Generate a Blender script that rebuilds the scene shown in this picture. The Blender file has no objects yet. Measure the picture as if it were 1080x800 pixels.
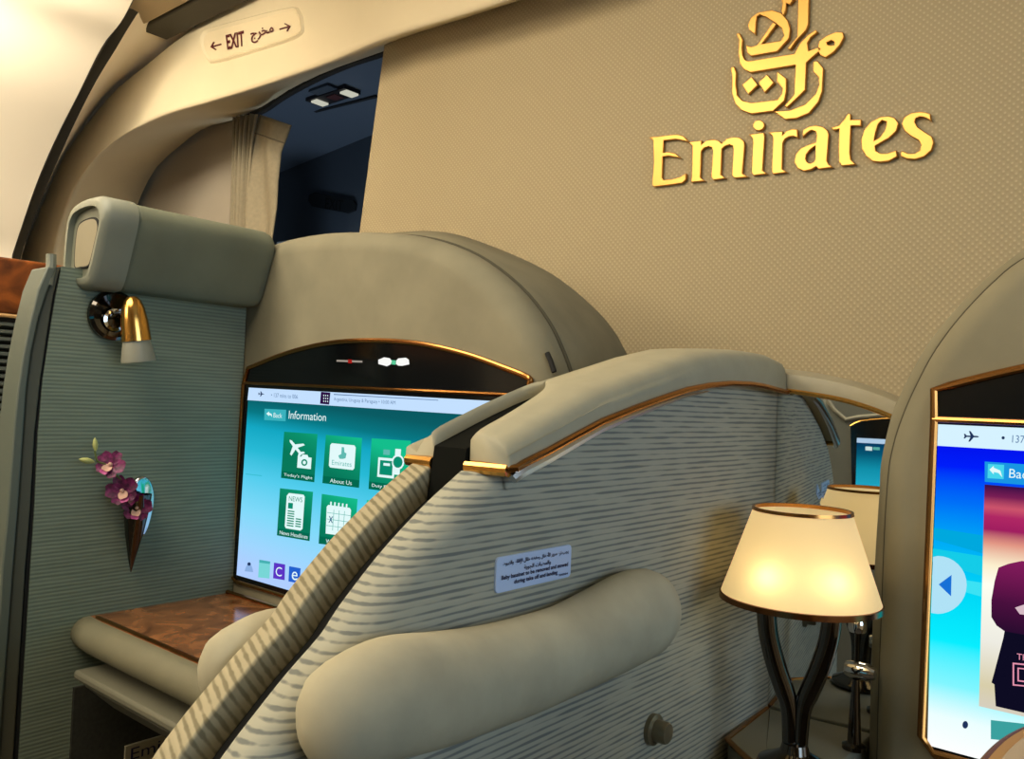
import bpy, bmesh, math, random
from math import sin, cos, tan, pi, radians, sqrt
from mathutils import Vector, Matrix
random.seed(4)
scene = bpy.context.scene
COL = scene.collection

# ------------------------------------------------------------------ camera
FPX = 880.0
YAW, PIT, ROL = radians(39.7), radians(1.5), radians(2.3)
CAM = Vector((0, 0, 1.05))
AF = Vector((-sin(YAW) * cos(PIT), cos(YAW) * cos(PIT), sin(PIT)))
_H = Vector((cos(YAW), sin(YAW), 0)); _V = _H.cross(AF)
AR = cos(ROL) * _H + sin(ROL) * _V
AU = cos(ROL) * _V - sin(ROL) * _H
cd = bpy.data.cameras.new('camera'); cam = bpy.data.objects.new('camera', cd); COL.objects.link(cam)
cd.sensor_width = 36; cd.lens = FPX * 36 / 1080; cd.clip_start = 0.02; cd.clip_end = 50
m3 = Matrix((AR, AU, -AF)).transposed()
cam.matrix_world = Matrix.Translation(CAM) @ m3.to_4x4()
scene.camera = cam

scene.view_settings.view_transform = 'Standard'
scene.view_settings.look = 'None'
scene.view_settings.gamma = 1
scene.view_settings.use_curve_mapping = False
scene.view_settings.exposure = 0.0

w = bpy.data.worlds.new('world'); scene.world = w; w.use_nodes = True
w.node_tree.nodes['Background'].inputs[0].default_value = (0.75, 0.78, 0.72, 1)
w.node_tree.nodes['Background'].inputs[1].default_value = 0.05

def area(name, loc, rot, sx, sy, power, col):
    l = bpy.data.lights.new(name, 'AREA'); l.shape = 'RECTANGLE'; l.size = sx; l.size_y = sy
    l.energy = power; l.color = col
    o = bpy.data.objects.new(name, l); COL.objects.link(o); o.location = loc; o.rotation_euler = rot
    return o
WARM = (1.0, 0.88, 0.68)
# cabin ceiling lighting: aisle strip, centre panel, sidewall cove, then added fill lamps for wall, divider, galley and arch
area('aisle_ceiling_light', (-1.22, -0.35, 1.99), (radians(4), 0, 0), 0.5, 1.7, 22, WARM)
area('centre_ceiling_light', (-0.55, -0.25, 2.19), (radians(6), 0, 0), 0.7, 1.2, 20, WARM)
area('aft_fill', (-1.45, -1.9, 1.75), (radians(84), 0, 0), 0.9, 0.5, 16, WARM)  # added fill from aft, evens out the front wall and arch
area('sidewall_cove_light', (-1.98, -0.35, 1.97), (0, radians(62), 0), 0.25, 2.0, 50, (1.0, 0.90, 0.74))
area('cool_side_fill', (1.5, 0.1, 1.35), (0, radians(90), 0), 0.7, 1.2, 14, (0.56, 0.78, 1.0))  # added cool fill for the faces turned right, no fitting there
area('galley_fill', (-2.35, 1.62, 0.9), (pi - .6, 0, 0), 0.4, 0.3, 3.4, (0.72, 0.86, 1.0))  # added fill aimed up to lift the dark galley
_d = area('arch_fill', (-1.74, 0.62, 1.985), (0, 0, 0), 0.22, 0.22, 5, (1.0, 0.90, 0.72))  # added unseen fill that brightens the left of the arch
_d.rotation_euler = Vector((-.85, .46, -.22)).to_track_quat('-Z', 'Y').to_euler()

# ------------------------------------------------------------------ pixel -> place
def ray(px, py): return AF + AR * ((px - 540) / FPX) - AU * ((py - 400) / FPX)
def on(ax, val, px, py):
    d = ray(px, py); t = (val - CAM[ax]) / d[ax]; return CAM + d * t
def PX(v, px, py): return on(0, v, px, py)
def PY(v, px, py): return on(1, v, px, py)
def PZ(v, px, py): return on(2, v, px, py)
def YL(v, pts): return [PY(v, *p) for p in pts]
def XL(v, pts): return [PX(v, *p) for p in pts]
def ZL(v, pts): return [PZ(v, *p) for p in pts]
def zc(x0, y0, s, pts): return [(x0 + a / s, y0 + b / s) for a, b in pts]   # enlarged-crop coordinates

# ------------------------------------------------------------------ materials
def s2l(c): return c / 12.92 if c <= 0.04045 else ((c + 0.055) / 1.055) ** 2.4
def rgb(r, g, b): return (s2l(r / 255), s2l(g / 255), s2l(b / 255), 1)
MATS = {}
def nodes(name):
    m = bpy.data.materials.new(name); m.use_nodes = True
    nt = m.node_tree; return m, nt, nt.nodes['Principled BSDF']
def plain(name, col, rough=0.6, metal=0.0, noise=0.0, scale=60, bump=0.0, spec=0.5):
    if name in MATS: return MATS[name]
    m, nt, b = nodes(name)
    b.inputs['Base Color'].default_value = col; b.inputs['Roughness'].default_value = rough
    b.inputs['Metallic'].default_value = metal; b.inputs['Specular IOR Level'].default_value = spec
    if noise or bump:
        tc = nt.nodes.new('ShaderNodeTexCoord'); n = nt.nodes.new('ShaderNodeTexNoise')
        n.inputs['Scale'].default_value = scale; n.inputs['Detail'].default_value = 4
        nt.links.new(tc.outputs['Object'], n.inputs['Vector'])
        if noise:
            r = nt.nodes.new('ShaderNodeValToRGB')
            r.color_ramp.elements[0].position = .3; r.color_ramp.elements[1].position = .7
            r.color_ramp.elements[0].color = [c * (1 - noise) for c in col[:3]] + [1]
            r.color_ramp.elements[1].color = [min(1, c * (1 + noise)) for c in col[:3]] + [1]
            nt.links.new(n.outputs['Fac'], r.inputs['Fac']); nt.links.new(r.outputs['Color'], b.inputs['Base Color'])
        if bump:
            bp = nt.nodes.new('ShaderNodeBump'); bp.inputs['Strength'].default_value = bump
            bp.inputs['Distance'].default_value = 0.002
            nt.links.new(n.outputs['Fac'], bp.inputs['Height']); nt.links.new(bp.outputs['Normal'], b.inputs['Normal'])
    MATS[name] = m; return m
def glow(name, col, s=1.0):
    if name in MATS: return MATS[name]
    m, nt, b = nodes(name); nt.nodes.remove(b)
    e = nt.nodes.new('ShaderNodeEmission'); e.inputs[0].default_value = col; e.inputs[1].default_value = s
    nt.links.new(e.outputs[0], nt.nodes['Material Output'].inputs[0]); MATS[name] = m; return m
def glow_ramp(name, stops, axis, lo, hi, s=1.0, org=0.0, streak=0.0, skew=0.0):
    """a picture shown on a display: a colour ramp along one axis of the display"""
    m, nt, b = nodes(name); nt.nodes.remove(b)
    tc = nt.nodes.new('ShaderNodeTexCoord'); sp = nt.nodes.new('ShaderNodeSeparateXYZ')
    nt.links.new(tc.outputs['Object'], sp.inputs[0])
    src = sp.outputs[axis]
    if skew:
        ma = nt.nodes.new('ShaderNodeMath'); ma.operation = 'MULTIPLY_ADD'; ma.inputs[1].default_value = skew
        nt.links.new(sp.outputs['X'], ma.inputs[0]); nt.links.new(src, ma.inputs[2]); src = ma.outputs[0]
    mr = nt.nodes.new('ShaderNodeMapRange'); mr.inputs[1].default_value = lo - org; mr.inputs[2].default_value = hi - org
    nt.links.new(src, mr.inputs[0])
    r = nt.nodes.new('ShaderNodeValToRGB'); cr = r.color_ramp
    while len(cr.elements) > 1: cr.elements.remove(cr.elements[-1])
    for i, (p, c) in enumerate(stops):
        el = cr.elements[0] if i == 0 else cr.elements.new(p)
        el.position = p; el.color = c
    nt.links.new(mr.outputs[0], r.inputs['Fac'])
    e = nt.nodes.new('ShaderNodeEmission'); e.inputs[1].default_value = s
    nt.links.new(r.outputs['Color'], e.inputs[0]); nt.links.new(e.outputs[0], nt.nodes['Material Output'].inputs[0])
    MATS[name] = m; return m
def math_n(nt, op, a=None, b=None, va=0.0, vb=0.0):
    n = nt.nodes.new('ShaderNodeMath'); n.operation = op
    n.inputs[0].default_value = va; n.inputs[1].default_value = vb
    if a is not None: nt.links.new(a, n.inputs[0])
    if b is not None: nt.links.new(b, n.inputs[1])
    return n.outputs[0]
def ribbed(name, base, dark, direction=(0, 0, 1), period=0.0058, stretch=(1, 1, 1), depth=0.6, amp=1.6, width=.3):
    """woven upholstery: slightly wavy cords at right angles to `direction`"""
    m, nt, b = nodes(name)
    b.inputs['Roughness'].default_value = 0.92; b.inputs['Specular IOR Level'].default_value = 0.15
    tc = nt.nodes.new('ShaderNodeTexCoord')
    dt = nt.nodes.new('ShaderNodeVectorMath'); dt.operation = 'DOT_PRODUCT'
    dt.inputs[1].default_value = Vector(direction).normalized()
    nt.links.new(tc.outputs['Object'], dt.inputs[0])
    ph = math_n(nt, 'MULTIPLY', dt.outputs['Value'], vb=2 * pi / period)
    mp = nt.nodes.new('ShaderNodeMapping'); mp.inputs['Scale'].default_value = stretch
    nt.links.new(tc.outputs['Object'], mp.inputs['Vector'])
    n1 = nt.nodes.new('ShaderNodeTexNoise'); n1.inputs['Scale'].default_value = 45; n1.inputs['Detail'].default_value = 3
    nt.links.new(mp.outputs[0], n1.inputs['Vector'])
    ph = math_n(nt, 'ADD', ph, math_n(nt, 'MULTIPLY', n1.outputs['Fac'], vb=amp * 4))
    sn = math_n(nt, 'SINE', ph)
    h = math_n(nt, 'MULTIPLY_ADD', sn, va=0, vb=.5); 
    nt.nodes[-1].inputs[2].default_value = .5
    n2 = nt.nodes.new('ShaderNodeTexNoise'); n2.inputs['Scale'].default_value = 120; n2.inputs['Detail'].default_value = 2
    nt.links.new(mp.outputs[0], n2.inputs['Vector'])
    hh = math_n(nt, 'ADD', h, math_n(nt, 'MULTIPLY', math_n(nt, 'SUBTRACT', n2.outputs['Fac'], vb=.5), vb=1.5))
    r = nt.nodes.new('ShaderNodeValToRGB')
    r.color_ramp.elements[0].position = .02; r.color_ramp.elements[0].color = dark
    r.color_ramp.elements[1].position = .02 + width * 1.6; r.color_ramp.elements[1].color = base
    nt.links.new(hh, r.inputs['Fac']); nt.links.new(r.outputs['Color'], b.inputs['Base Color'])
    bp = nt.nodes.new('ShaderNodeBump'); bp.inputs['Strength'].default_value = depth; bp.inputs['Distance'].default_value = 0.0012
    nt.links.new(h, bp.inputs['Height']); nt.links.new(bp.outputs['Normal'], b.inputs['Normal'])
    MATS[name] = m; return m
def embossed(name, base, dot, period):
    m, nt, b = nodes(name); b.inputs['Roughness'].default_value = .75; b.inputs['Specular IOR Level'].default_value = .3
    tc = nt.nodes.new('ShaderNodeTexCoord'); sp = nt.nodes.new('ShaderNodeSeparateXYZ'); nt.links.new(tc.outputs['Object'], sp.inputs[0])
    k = 2 * pi / period
    v = math_n(nt, 'MULTIPLY', math_n(nt, 'SINE', math_n(nt, 'MULTIPLY', sp.outputs['X'], vb=k)),
               math_n(nt, 'SINE', math_n(nt, 'MULTIPLY', sp.outputs['Z'], vb=k)))
    r = nt.nodes.new('ShaderNodeValToRGB')
    r.color_ramp.elements[0].position = .35; r.color_ramp.elements[0].color = base
    r.color_ramp.elements[1].position = .85; r.color_ramp.elements[1].color = dot
    nt.links.new(v, r.inputs['Fac']); nt.links.new(r.outputs['Color'], b.inputs['Base Color'])
    bp = nt.nodes.new('ShaderNodeBump'); bp.inputs['Strength'].default_value = .3; bp.inputs['Distance'].default_value = .001
    nt.links.new(v, bp.inputs['Height']); nt.links.new(bp.outputs['Normal'], b.inputs['Normal'])
    return m
def burl(name, c1, c2, rough=.2, scale=18):
    m, nt, b = nodes(name); b.inputs['Roughness'].default_value = rough
    tc = nt.nodes.new('ShaderNodeTexCoord'); n = nt.nodes.new('ShaderNodeTexNoise')
    n.inputs['Scale'].default_value = scale; n.inputs['Detail'].default_value = 8; n.inputs['Distortion'].default_value = 1.8
    nt.links.new(tc.outputs['Object'], n.inputs['Vector'])
    r = nt.nodes.new('ShaderNodeValToRGB'); r.color_ramp.elements[0].position = .33; r.color_ramp.elements[1].position = .68
    r.color_ramp.elements[0].color = c1; r.color_ramp.elements[1].color = c2
    nt.links.new(n.outputs['Fac'], r.inputs['Fac']); nt.links.new(r.outputs['Color'], b.inputs['Base Color'])
    return m

SHELL = plain('suede_shell', rgb(132, 126, 104), .85, 0, .10, 14, .25, spec=.2)
SUEDE = plain('bolster_suede', rgb(165, 158, 134), .95, 0, .10, 25, .3, spec=.12)
HEAD = plain('header_leather', rgb(112, 115, 96), .7, 0, .12, 12, .2, spec=.25)
CAPM = plain('cap_leather', rgb(160, 154, 130), .62, 0, .05, 40, .25, spec=.35)
GREYP = plain('grey_plastic', rgb(128, 130, 114), .5, 0, .04, 20)
DARKP = plain('dark_plastic', rgb(34, 35, 30), .55)
BLACK = plain('black_gloss', rgb(7, 8, 10), .12, spec=.5)
BLK = plain('black_matte', rgb(14, 14, 13), .8)
GOLD = plain('polished_gold', rgb(226, 170, 88), .2, 1.0)
GOLDF = plain('brushed_gold', rgb(206, 156, 84), .38, 1.0)
COPPER = plain('bronze_gold', rgb(176, 122, 66), .22, 1.0)
CHROME = plain('chrome', rgb(215, 215, 215), .08, 1.0)
DCHROME = plain('dark_chrome', rgb(92, 88, 84), .08, 1.0)
CREAM = plain('cream_plastic', rgb(220, 204, 168), .55, 0, .02, 8)
CREAM2 = plain('pale_sidewall', rgb(240, 226, 200), .5)
TAUPE = plain('taupe_panel', rgb(172, 160, 140), .6, 0, .03, 6)
SEAL = plain('dark_seal', rgb(62, 56, 40), .7)
BINM = plain('bin_taupe', rgb(168, 146, 108), .55)
CURT = plain('curtain_cloth', rgb(146, 134, 108), .9, 0, .08, 90, .3)
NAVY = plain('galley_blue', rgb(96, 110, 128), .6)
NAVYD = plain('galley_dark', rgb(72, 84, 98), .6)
WALLM = embossed('embossed_wall', rgb(174, 158, 124), rgb(194, 178, 142), .0098)
RIB = ribbed('ribbed_upholstery', rgb(162, 160, 143), rgb(114, 116, 110), (0, 0, 1), .0043, (1, .22, 1.6), depth=.10, amp=.5, width=.24)
RIBE = ribbed('bias_ribbed_upholstery', rgb(164, 154, 126), rgb(122, 114, 90), (.42, .8, .6), .0050, (1, 1, 1), depth=.3, amp=.3, width=.35)
PANELF = ribbed('panel_fabric', rgb(130, 141, 124), rgb(108, 119, 105), (0, 0, 1), .0050, (1, .12, 1.5), depth=.2, amp=.5, width=.6)
#ENDF = ribbed('mirror_side_fabric', rgb(120, 116, 100), rgb(72, 72, 66), (0, 0, 1), .0058, (.3, 1, 1))
BURLO = burl('orange_burl', rgb(84, 40, 12), rgb(146, 78, 28), .35, 14)
BURLD = burl('desk_burl', rgb(88, 52, 26), rgb(150, 96, 54), .14, 16)
CARPET = plain('carpet', rgb(60, 52, 42), .95, 0, .2, 200)
CEILM = plain('ceiling_panel', rgb(205, 190, 160), .7)
MIRM = plain('mirror_glass', rgb(225, 228, 226), .01, 1.0)
LABELM = plain('label_white', rgb(176, 194, 226), .4)
NAVYTXT = plain('navy_print', rgb(28, 30, 74), .5)
MAROON = plain('maroon_print', rgb(84, 22, 26), .5)
SIGNM = plain('sign_plate', rgb(226, 208, 170), .4)

# ------------------------------------------------------------------ builders
def root_loc(o):
    while o.parent: o = o.parent
    return o.location.copy()
def obj(name, data, mat, parent=None, smooth=True, label=None, ang=35, bevel=0, bseg=2):
    vs, fs = data
    o0 = root_loc(parent) if parent else Vector((0, 0, 0))
    me = bpy.data.meshes.new(name)
    me.from_pydata([Vector(v) - o0 for v in vs], [], fs)
    bm = bmesh.new(); bm.from_mesh(me); bmesh.ops.recalc_face_normals(bm, faces=bm.faces); bm.to_mesh(me); bm.free()
    if smooth:
        me.shade_smooth(); me.set_sharp_from_angle(angle=radians(ang))
    me.materials.append(mat)
    o = bpy.data.objects.new(name, me); COL.objects.link(o)
    if parent: o.parent = parent
    if label: o['label'] = label
    if bevel:
        b = o.modifiers.new('bevel', 'BEVEL'); b.width = bevel; b.segments = bseg; b.limit_method = 'ANGLE'; b.angle_limit = radians(40)
        b.harden_normals = False
    return o
def thing(name, label, cat, loc, group=None):
    o = bpy.data.objects.new(name, None); COL.objects.link(o); o.location = loc; o.empty_display_size = .05
    o['label'] = label; o['category'] = cat
    if group: o['group'] = group
    return o
def tag(o, label, cat, group=None):
    o['label'] = label; o['category'] = cat
    if group: o['group'] = group
    return o
def struct(name, data, mat, **k):
    o = obj(name, data, mat, **k); o['kind'] = 'structure'; return o
def join(*ds):
    V_, F_ = [], []
    for vs, fs in ds:
        n = len(V_); V_ += list(vs); F_ += [[i + n for i in f] for f in fs]
    return V_, F_
def box(x0, x1, y0, y1, z0, z1):
    v = [(x, y, z) for x in (x0, x1) for y in (y0, y1) for z in (z0, z1)]
    return v, [[0, 1, 3, 2], [4, 6, 7, 5], [0, 4, 5, 1], [2, 3, 7, 6], [0, 2, 6, 4], [1, 5, 7, 3]]
def prism(pts, vec):
    vec = Vector(vec); n = len(pts)
    v = [Vector(p) for p in pts] + [Vector(p) + vec for p in pts]
    return v, [list(range(n)), list(range(2 * n - 1, n - 1, -1))] + [[i, (i + 1) % n, n + (i + 1) % n, n + i] for i in range(n)]
def loft(rings, cap=True, closed=True):
    n = len(rings[0]); v = [Vector(p) for r in rings for p in r]; f = []
    for k in range(len(rings) - 1):
        for i in range(n if closed else n - 1):
            j = (i + 1) % n; f.append([k * n + i, k * n + j, (k + 1) * n + j, (k + 1) * n + i])
    if cap and closed:
        f.append(list(range(n))); f.append(list(range((len(rings) - 1) * n, len(rings) * n)))
    return v, f
def smooth_pts(pts, k=6, closed=False):
    """Catmull-Rom through the points"""
    P = [Vector(p) for p in pts]; n = len(P); out = []
    for i in range(n if closed else n - 1):
        p1, p2 = P[i], P[(i + 1) % n]
        p0 = P[i - 1] if (closed or i > 0) else p1 * 2 - p2
        p3 = P[(i + 2) % n] if (closed or i + 2 < n) else p2 * 2 - p1
        for s in range(k):
            t = s / k
            out.append(.5 * ((2 * p1) + (p2 - p0) * t + (2 * p0 - 5 * p1 + 4 * p2 - p3) * t * t + (3 * p1 - p0 - 3 * p2 + p3) * t ** 3))
    if not closed: out.append(P[-1])
    return out
def tube(pts, r, n=10, closed=False, ry=None):
    P = [Vector(p) for p in pts]; m = len(P); rings = []
    t0 = (P[1] - P[0]).normalized(); a = Vector((0, 0, 1)) if abs(t0.z) < .9 else Vector((1, 0, 0))
    u = (a - t0 * a.dot(t0)).normalized()
    for i in range(m):
        if closed: t = (P[(i + 1) % m] - P[i - 1]).normalized()
        else: t = (P[min(i + 1, m - 1)] - P[max(i - 1, 0)]).normalized()
        u = (u - t * u.dot(t)).normalized(); wv = t.cross(u)
        rr = r[i] if isinstance(r, (list, tuple)) else r
        q = ry if ry else rr
        rings.append([P[i] + u * rr * cos(2 * pi * k / n) + wv * q * sin(2 * pi * k / n) for k in range(n)])
    if closed: rings.append(rings[0])
    return loft(rings, cap=not closed)
def lathe(c, prof, n=40, axis=(0, 0, 1), cap=False, sx=1, sy=1):
    c = Vector(c); ax = Vector(axis).normalized(); a = Vector((1, 0, 0)) if abs(ax.x) < .9 else Vector((0, 1, 0))
    u = (a - ax * a.dot(ax)).normalized(); wv = ax.cross(u)
    rings = [[c + ax * h + u * r * sx * cos(2 * pi * k / n) + wv * r * sy * sin(2 * pi * k / n) for k in range(n)] for r, h in prof]
    return loft(rings, cap=cap)
def inset2(pts, d):
    """inset a closed 2-D outline by d"""
    n = len(pts); A = sum(pts[i][0] * pts[(i + 1) % n][1] - pts[(i + 1) % n][0] * pts[i][1] for i in range(n))
    s = 1 if A > 0 else -1; out = []
    for i in range(n):
        p0, p1, p2 = Vector(pts[i - 1]), Vector(pts[i]), Vector(pts[(i + 1) % n])
        e1 = (p1 - p0).normalized(); e2 = (p2 - p1).normalized()
        n1 = Vector((-e1.y, e1.x)) * s; n2 = Vector((-e2.y, e2.x)) * s
        b = n1 + n2
        if b.length < 1e-6: b = n1
        b.normalize(); c = max(.5, b.dot(n1)); q = p1 + b * (d / c); out.append((q.x, q.y))
    return out
def round_slab(ax, outline, a, b, ra, rb=0, k=6):
    """a solid whose outline lies across axis `ax`, from a to b, its rim rounded by ra at a and rb at b"""
    i1, i2 = [(1, 2), (0, 2), (0, 1)][ax]
    o2 = [(p[i1], p[i2]) for p in outline]; sg = 1 if b > a else -1; rings = []
    def put(o, val):
        R_ = []
        for q in o:
            v = [0, 0, 0]; v[ax] = val; v[i1] = q[0]; v[i2] = q[1]; R_.append(Vector(v))
        rings.append(R_)
    if ra:
        for s in range(k + 1):
            t = s / k * pi / 2; put(inset2(o2, ra * (1 - sin(t))), a + sg * ra * (1 - cos(t)))
    else: put(o2, a)
    if rb:
        for s in range(k + 1):
            t = s / k * pi / 2; put(inset2(o2, rb * (1 - cos(t))), b - sg * rb * (1 - sin(t)))
    else: put(o2, b)
    return loft(rings)
def resample(P, n):
    L = [0]
    for a, b in zip(P, P[1:]): L.append(L[-1] + (b - a).length)
    out = []; j = 0
    for i in range(n):
        d = L[-1] * i / (n - 1)
        while j < len(P) - 2 and L[j + 1] < d: j += 1
        t = (d - L[j]) / max(1e-9, L[j + 1] - L[j]); out.append(P[j].lerp(P[j + 1], min(1, t)))
    return out
def flat_mesh_from_curve(cu):
    o = bpy.data.objects.new('tmp', cu); COL.objects.link(o)
    dg = bpy.context.evaluated_depsgraph_get(); ev = o.evaluated_get(dg); me = ev.to_mesh()
    vs = [v.co.copy() for v in me.vertices]; fs = [list(p.vertices) for p in me.polygons]
    ev.to_mesh_clear(); bpy.data.objects.remove(o); bpy.data.curves.remove(cu)
    return vs, fs
def curve_shape(polys, extrude, bevel=0, fn=None):
    cu = bpy.data.curves.new('c', 'CURVE'); cu.dimensions = '2D'; cu.fill_mode = 'BOTH' if extrude else 'FRONT'
    for p in polys:
        s = cu.splines.new('POLY'); s.points.add(len(p) - 1); s.use_cyclic_u = True
        for i, q in enumerate(p): s.points[i].co = (q[0], q[1], 0, 1)
    cu.extrude = extrude; cu.bevel_depth = bevel; cu.bevel_resolution = 1
    vs, fs = flat_mesh_from_curve(cu)
    return ([fn(v) for v in vs] if fn else vs), fs
def wall_shape(polys_px, y, extrude, bevel=0):
    """outline on a wall plane facing aft; polys are photo points"""
    P = [[(q.x, q.z) for q in YL(y, p)] for p in polys_px]
    return curve_shape(P, extrude, bevel, lambda v: Vector((v.x, y - extrude - bevel - v.z, v.y)))
def text_raw(s, bold=0.0):
    cu = bpy.data.curves.new('t', 'FONT'); cu.body = s; cu.size = 1; cu.resolution_u = 3; cu.offset = bold
    return flat_mesh_from_curve(cu)
def text_quad(s, q, off, thick=0.0, bold=0.0):
    """writing fitted into four corners TL, TR, BL, BR; off moves it off its plate"""
    vs, fs = text_raw(s, bold)
    if not vs: return [], []
    x0 = min(v.x for v in vs); x1 = max(v.x for v in vs); y0 = min(v.y for v in vs); y1 = max(v.y for v in vs)
    TL, TR, BL, BR = [Vector(p) for p in q]; off = Vector(off); out = []
    for v in vs:
        a = (v.x - x0) / max(1e-6, x1 - x0); b = (v.y - y0) / max(1e-6, y1 - y0)
        out.append((BL * (1 - a) + BR * a) * (1 - b) + (TL * (1 - a) + TR * a) * b + off)
    return out, fs
AR_F = {'ا': 0xFE8D, 'أ': 0xFE83, 'إ': 0xFE87, 'ب': 0xFE8F, 'ة': 0xFE93, 'ت': 0xFE95, 'ج': 0xFE9D, 'ح': 0xFEA1, 'خ': 0xFEA5,
        'د': 0xFEA9, 'ر': 0xFEAD, 'ز': 0xFEAF, 'س': 0xFEB1, 'ط': 0xFEC1, 'ظ': 0xFEC5, 'ع': 0xFEC9, 'ف': 0xFED1, 'ق': 0xFED5, 'ل': 0xFEDD,
        'م': 0xFEE1, 'ن': 0xFEE5, 'ه': 0xFEE9, 'و': 0xFEED, 'ي': 0xFEF1}
AR_R = set('اأإةدرزو')
def arabic(s):
    out = []
    for wd in s.split(' '):
        g = []
        for i, c in enumerate(wd):
            prev = i > 0 and wd[i - 1] not in AR_R; nxt = c not in AR_R and i < len(wd) - 1
            g.append(chr(AR_F[c] + (3 if prev and nxt else 1 if prev else 2 if nxt else 0)))
        out.append(''.join(reversed(g)))
    return ' '.join(reversed(out))
def boolean(o, data, op='DIFFERENCE'):
    c = obj('cutter', data, BLK, smooth=False)
    bpy.context.view_layer.update()
    md = o.modifiers.new('cut', 'BOOLEAN'); md.operation = op; md.object = c; md.solver = 'EXACT'
    dg = bpy.context.evaluated_depsgraph_get(); me = bpy.data.meshes.new_from_object(o.evaluated_get(dg))
    o.modifiers.remove(md); old = o.data; o.data = me; bpy.data.meshes.remove(old); me.name = o.name
    cm = c.data; bpy.data.objects.remove(c); bpy.data.meshes.remove(cm)
    me.set_sharp_from_angle(angle=radians(35))

# ================================================================== the cabin shell
struct('floor', box(-3.4, 2.2, -2.6, 2.2, -.05, 0), CARPET)
struct('ceiling', box(-1.75, 2.2, -2.6, 1.2, 2.22, 2.26), CEILM)
struct('wall_back', box(-3.3, 2.2, -2.65, -2.6, 0, 2.3), TAUPE)
struct('wall_right', box(2.2, 2.25, -2.6, 1.25, 0, 2.3), CREAM2)
YW = 1.25
e1, e2 = PY(YW, 405, 45), PY(YW, 378, 248)
xk = lambda z: e1.x + (z - e1.z) * (e2.x - e1.x) / (e2.z - e1.z)
struct('wall_front', prism([(xk(.95), YW, 0), (xk(.95), YW, .95), (xk(2.2), YW, 2.2), (2.2, YW, 2.2), (2.2, YW, 0)], (0, .05, 0)), WALLM, bevel=.004, smooth=False)

# arch over the aisle (front face, soffit) --------------------------------
YA, YB = 1.15, 1.45
low = [(545, 0), (474, 22), (404, 43), (350, 66), (311, 80), (272, 93), (218, 109), (175, 121), (136, 140), (105, 163), (82, 194), (66, 232), (56, 275)]
arch_low = smooth_pts(YL(YA, low), 4)
out_px = [(20, 270), (49, 200), (67.5, 160), (92.5, 125), (120, 92.5), (150, 67.5), (177, 45), (207, 22), (237, 0)]
arch_out = smooth_pts(YL(YA, out_px), 4)
back_px = [(400, 56), (350, 74), (311, 93), (280, 113), (253, 124.5), (214, 136), (187, 156), (163, 179), (144, 218), (128, 275)]
arch_back = YL(YB, back_px)
N = 48
lo_r = resample([Vector((2.2, YA, arch_low[0].z))] + arch_low + [Vector((arch_low[-1].x - .03, YA, 0))], N * 2)
# lower edge, from the right wall over the aisle down the left jamb
ou_r = resample([Vector((arch_out[0].x - .06, YA, 0))] + arch_out + [Vector((-1.75, YA, 2.17)), Vector((-1.5, YA, 2.26)), Vector((2.2, YA, 2.26))], N * 2)[::-1]
bk = [Vector((2.2, YB, arch_back[0].z))] + smooth_pts(arch_back, 4) + [Vector((arch_back[-1].x - .03, YB, 0))]
bk_r = resample(bk, N * 2)
rings = []
R_ = .022
for a, b, c in zip(ou_r, lo_r, bk_r):
    d = (b - a); d.normalize(); s = (c - b).normalized()
    rings.append([a + Vector((0, .28, 0)), a + Vector((0, .03, 0)) , a + d * .008 + Vector((0, .006, 0)), a + d * .02, b - d * R_, b - d * R_ * .35 + s * R_ * .08, b - d * R_ * .08 + s * R_ * .35, b + s * R_, c])
struct('trim_1', loft(rings, cap=False, closed=False), CREAM, ang=60)

# sidewall, its dark seal and the strip in front of the arch ----------------
prof_px = [(13, 268), (36, 200), (57, 150), (82, 100), (107, 50), (127, 24), (140, 0)]
prof = smooth_pts(YL(.95, prof_px), 4)
p0, p9 = prof[0], prof[-1]
prof = [Vector((p0.x - .10, .95, .9)), Vector((p0.x - .12, .95, 0))][::-1] + prof + [Vector((-1.96, .95, 2.06)), Vector((-1.80, .95, 2.10))]
def sweepY(pr, ys, dn=0):
    rr = []
    for y in ys: rr.append([Vector((p.x - dn, y, p.z + dn * .6)) for p in pr])
    return loft(rr, cap=False, closed=False)
struct('wall_left', sweepY(prof, [-2.6, -1, 0, .5, .92, .95]), CREAM2)
def ext(P_, y): return [Vector((P_[0].x - .15, y, .0)), Vector((P_[0].x - .13, y, .9))] + P_
band_px = [(22, 268), (48, 200), (74, 140), (100, 88), (122, 52), (141, 20), (156, 0)]
NB = 40
bandL = resample(ext(smooth_pts(YL(.95, prof_px), 4), .95), NB)
bandR = resample(ext(smooth_pts(YL(1.0, band_px), 4), 1.0), NB)
o_ext = [(20, 270), (49, 200), (67.5, 160), (92.5, 125), (120, 92.5), (150, 67.5), (177, 45), (200, 26)]
stripR = resample(ext(smooth_pts(YL(1.165, o_ext), 4), 1.165), NB)
struct('trim_2', loft([bandL, [p.lerp(q, .5) + Vector((-.02, 0, .015)) for p, q in zip(bandL, bandR)], bandR], False, False), SEAL)
struct('trim_3', loft([bandR, [p.lerp(q, .5) + Vector((-.012, 0, .006)) for p, q in zip(bandR, stripR)], stripR, [p + Vector((0, .12, 0)) for p in stripR]], False, False), CREAM2)

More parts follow.
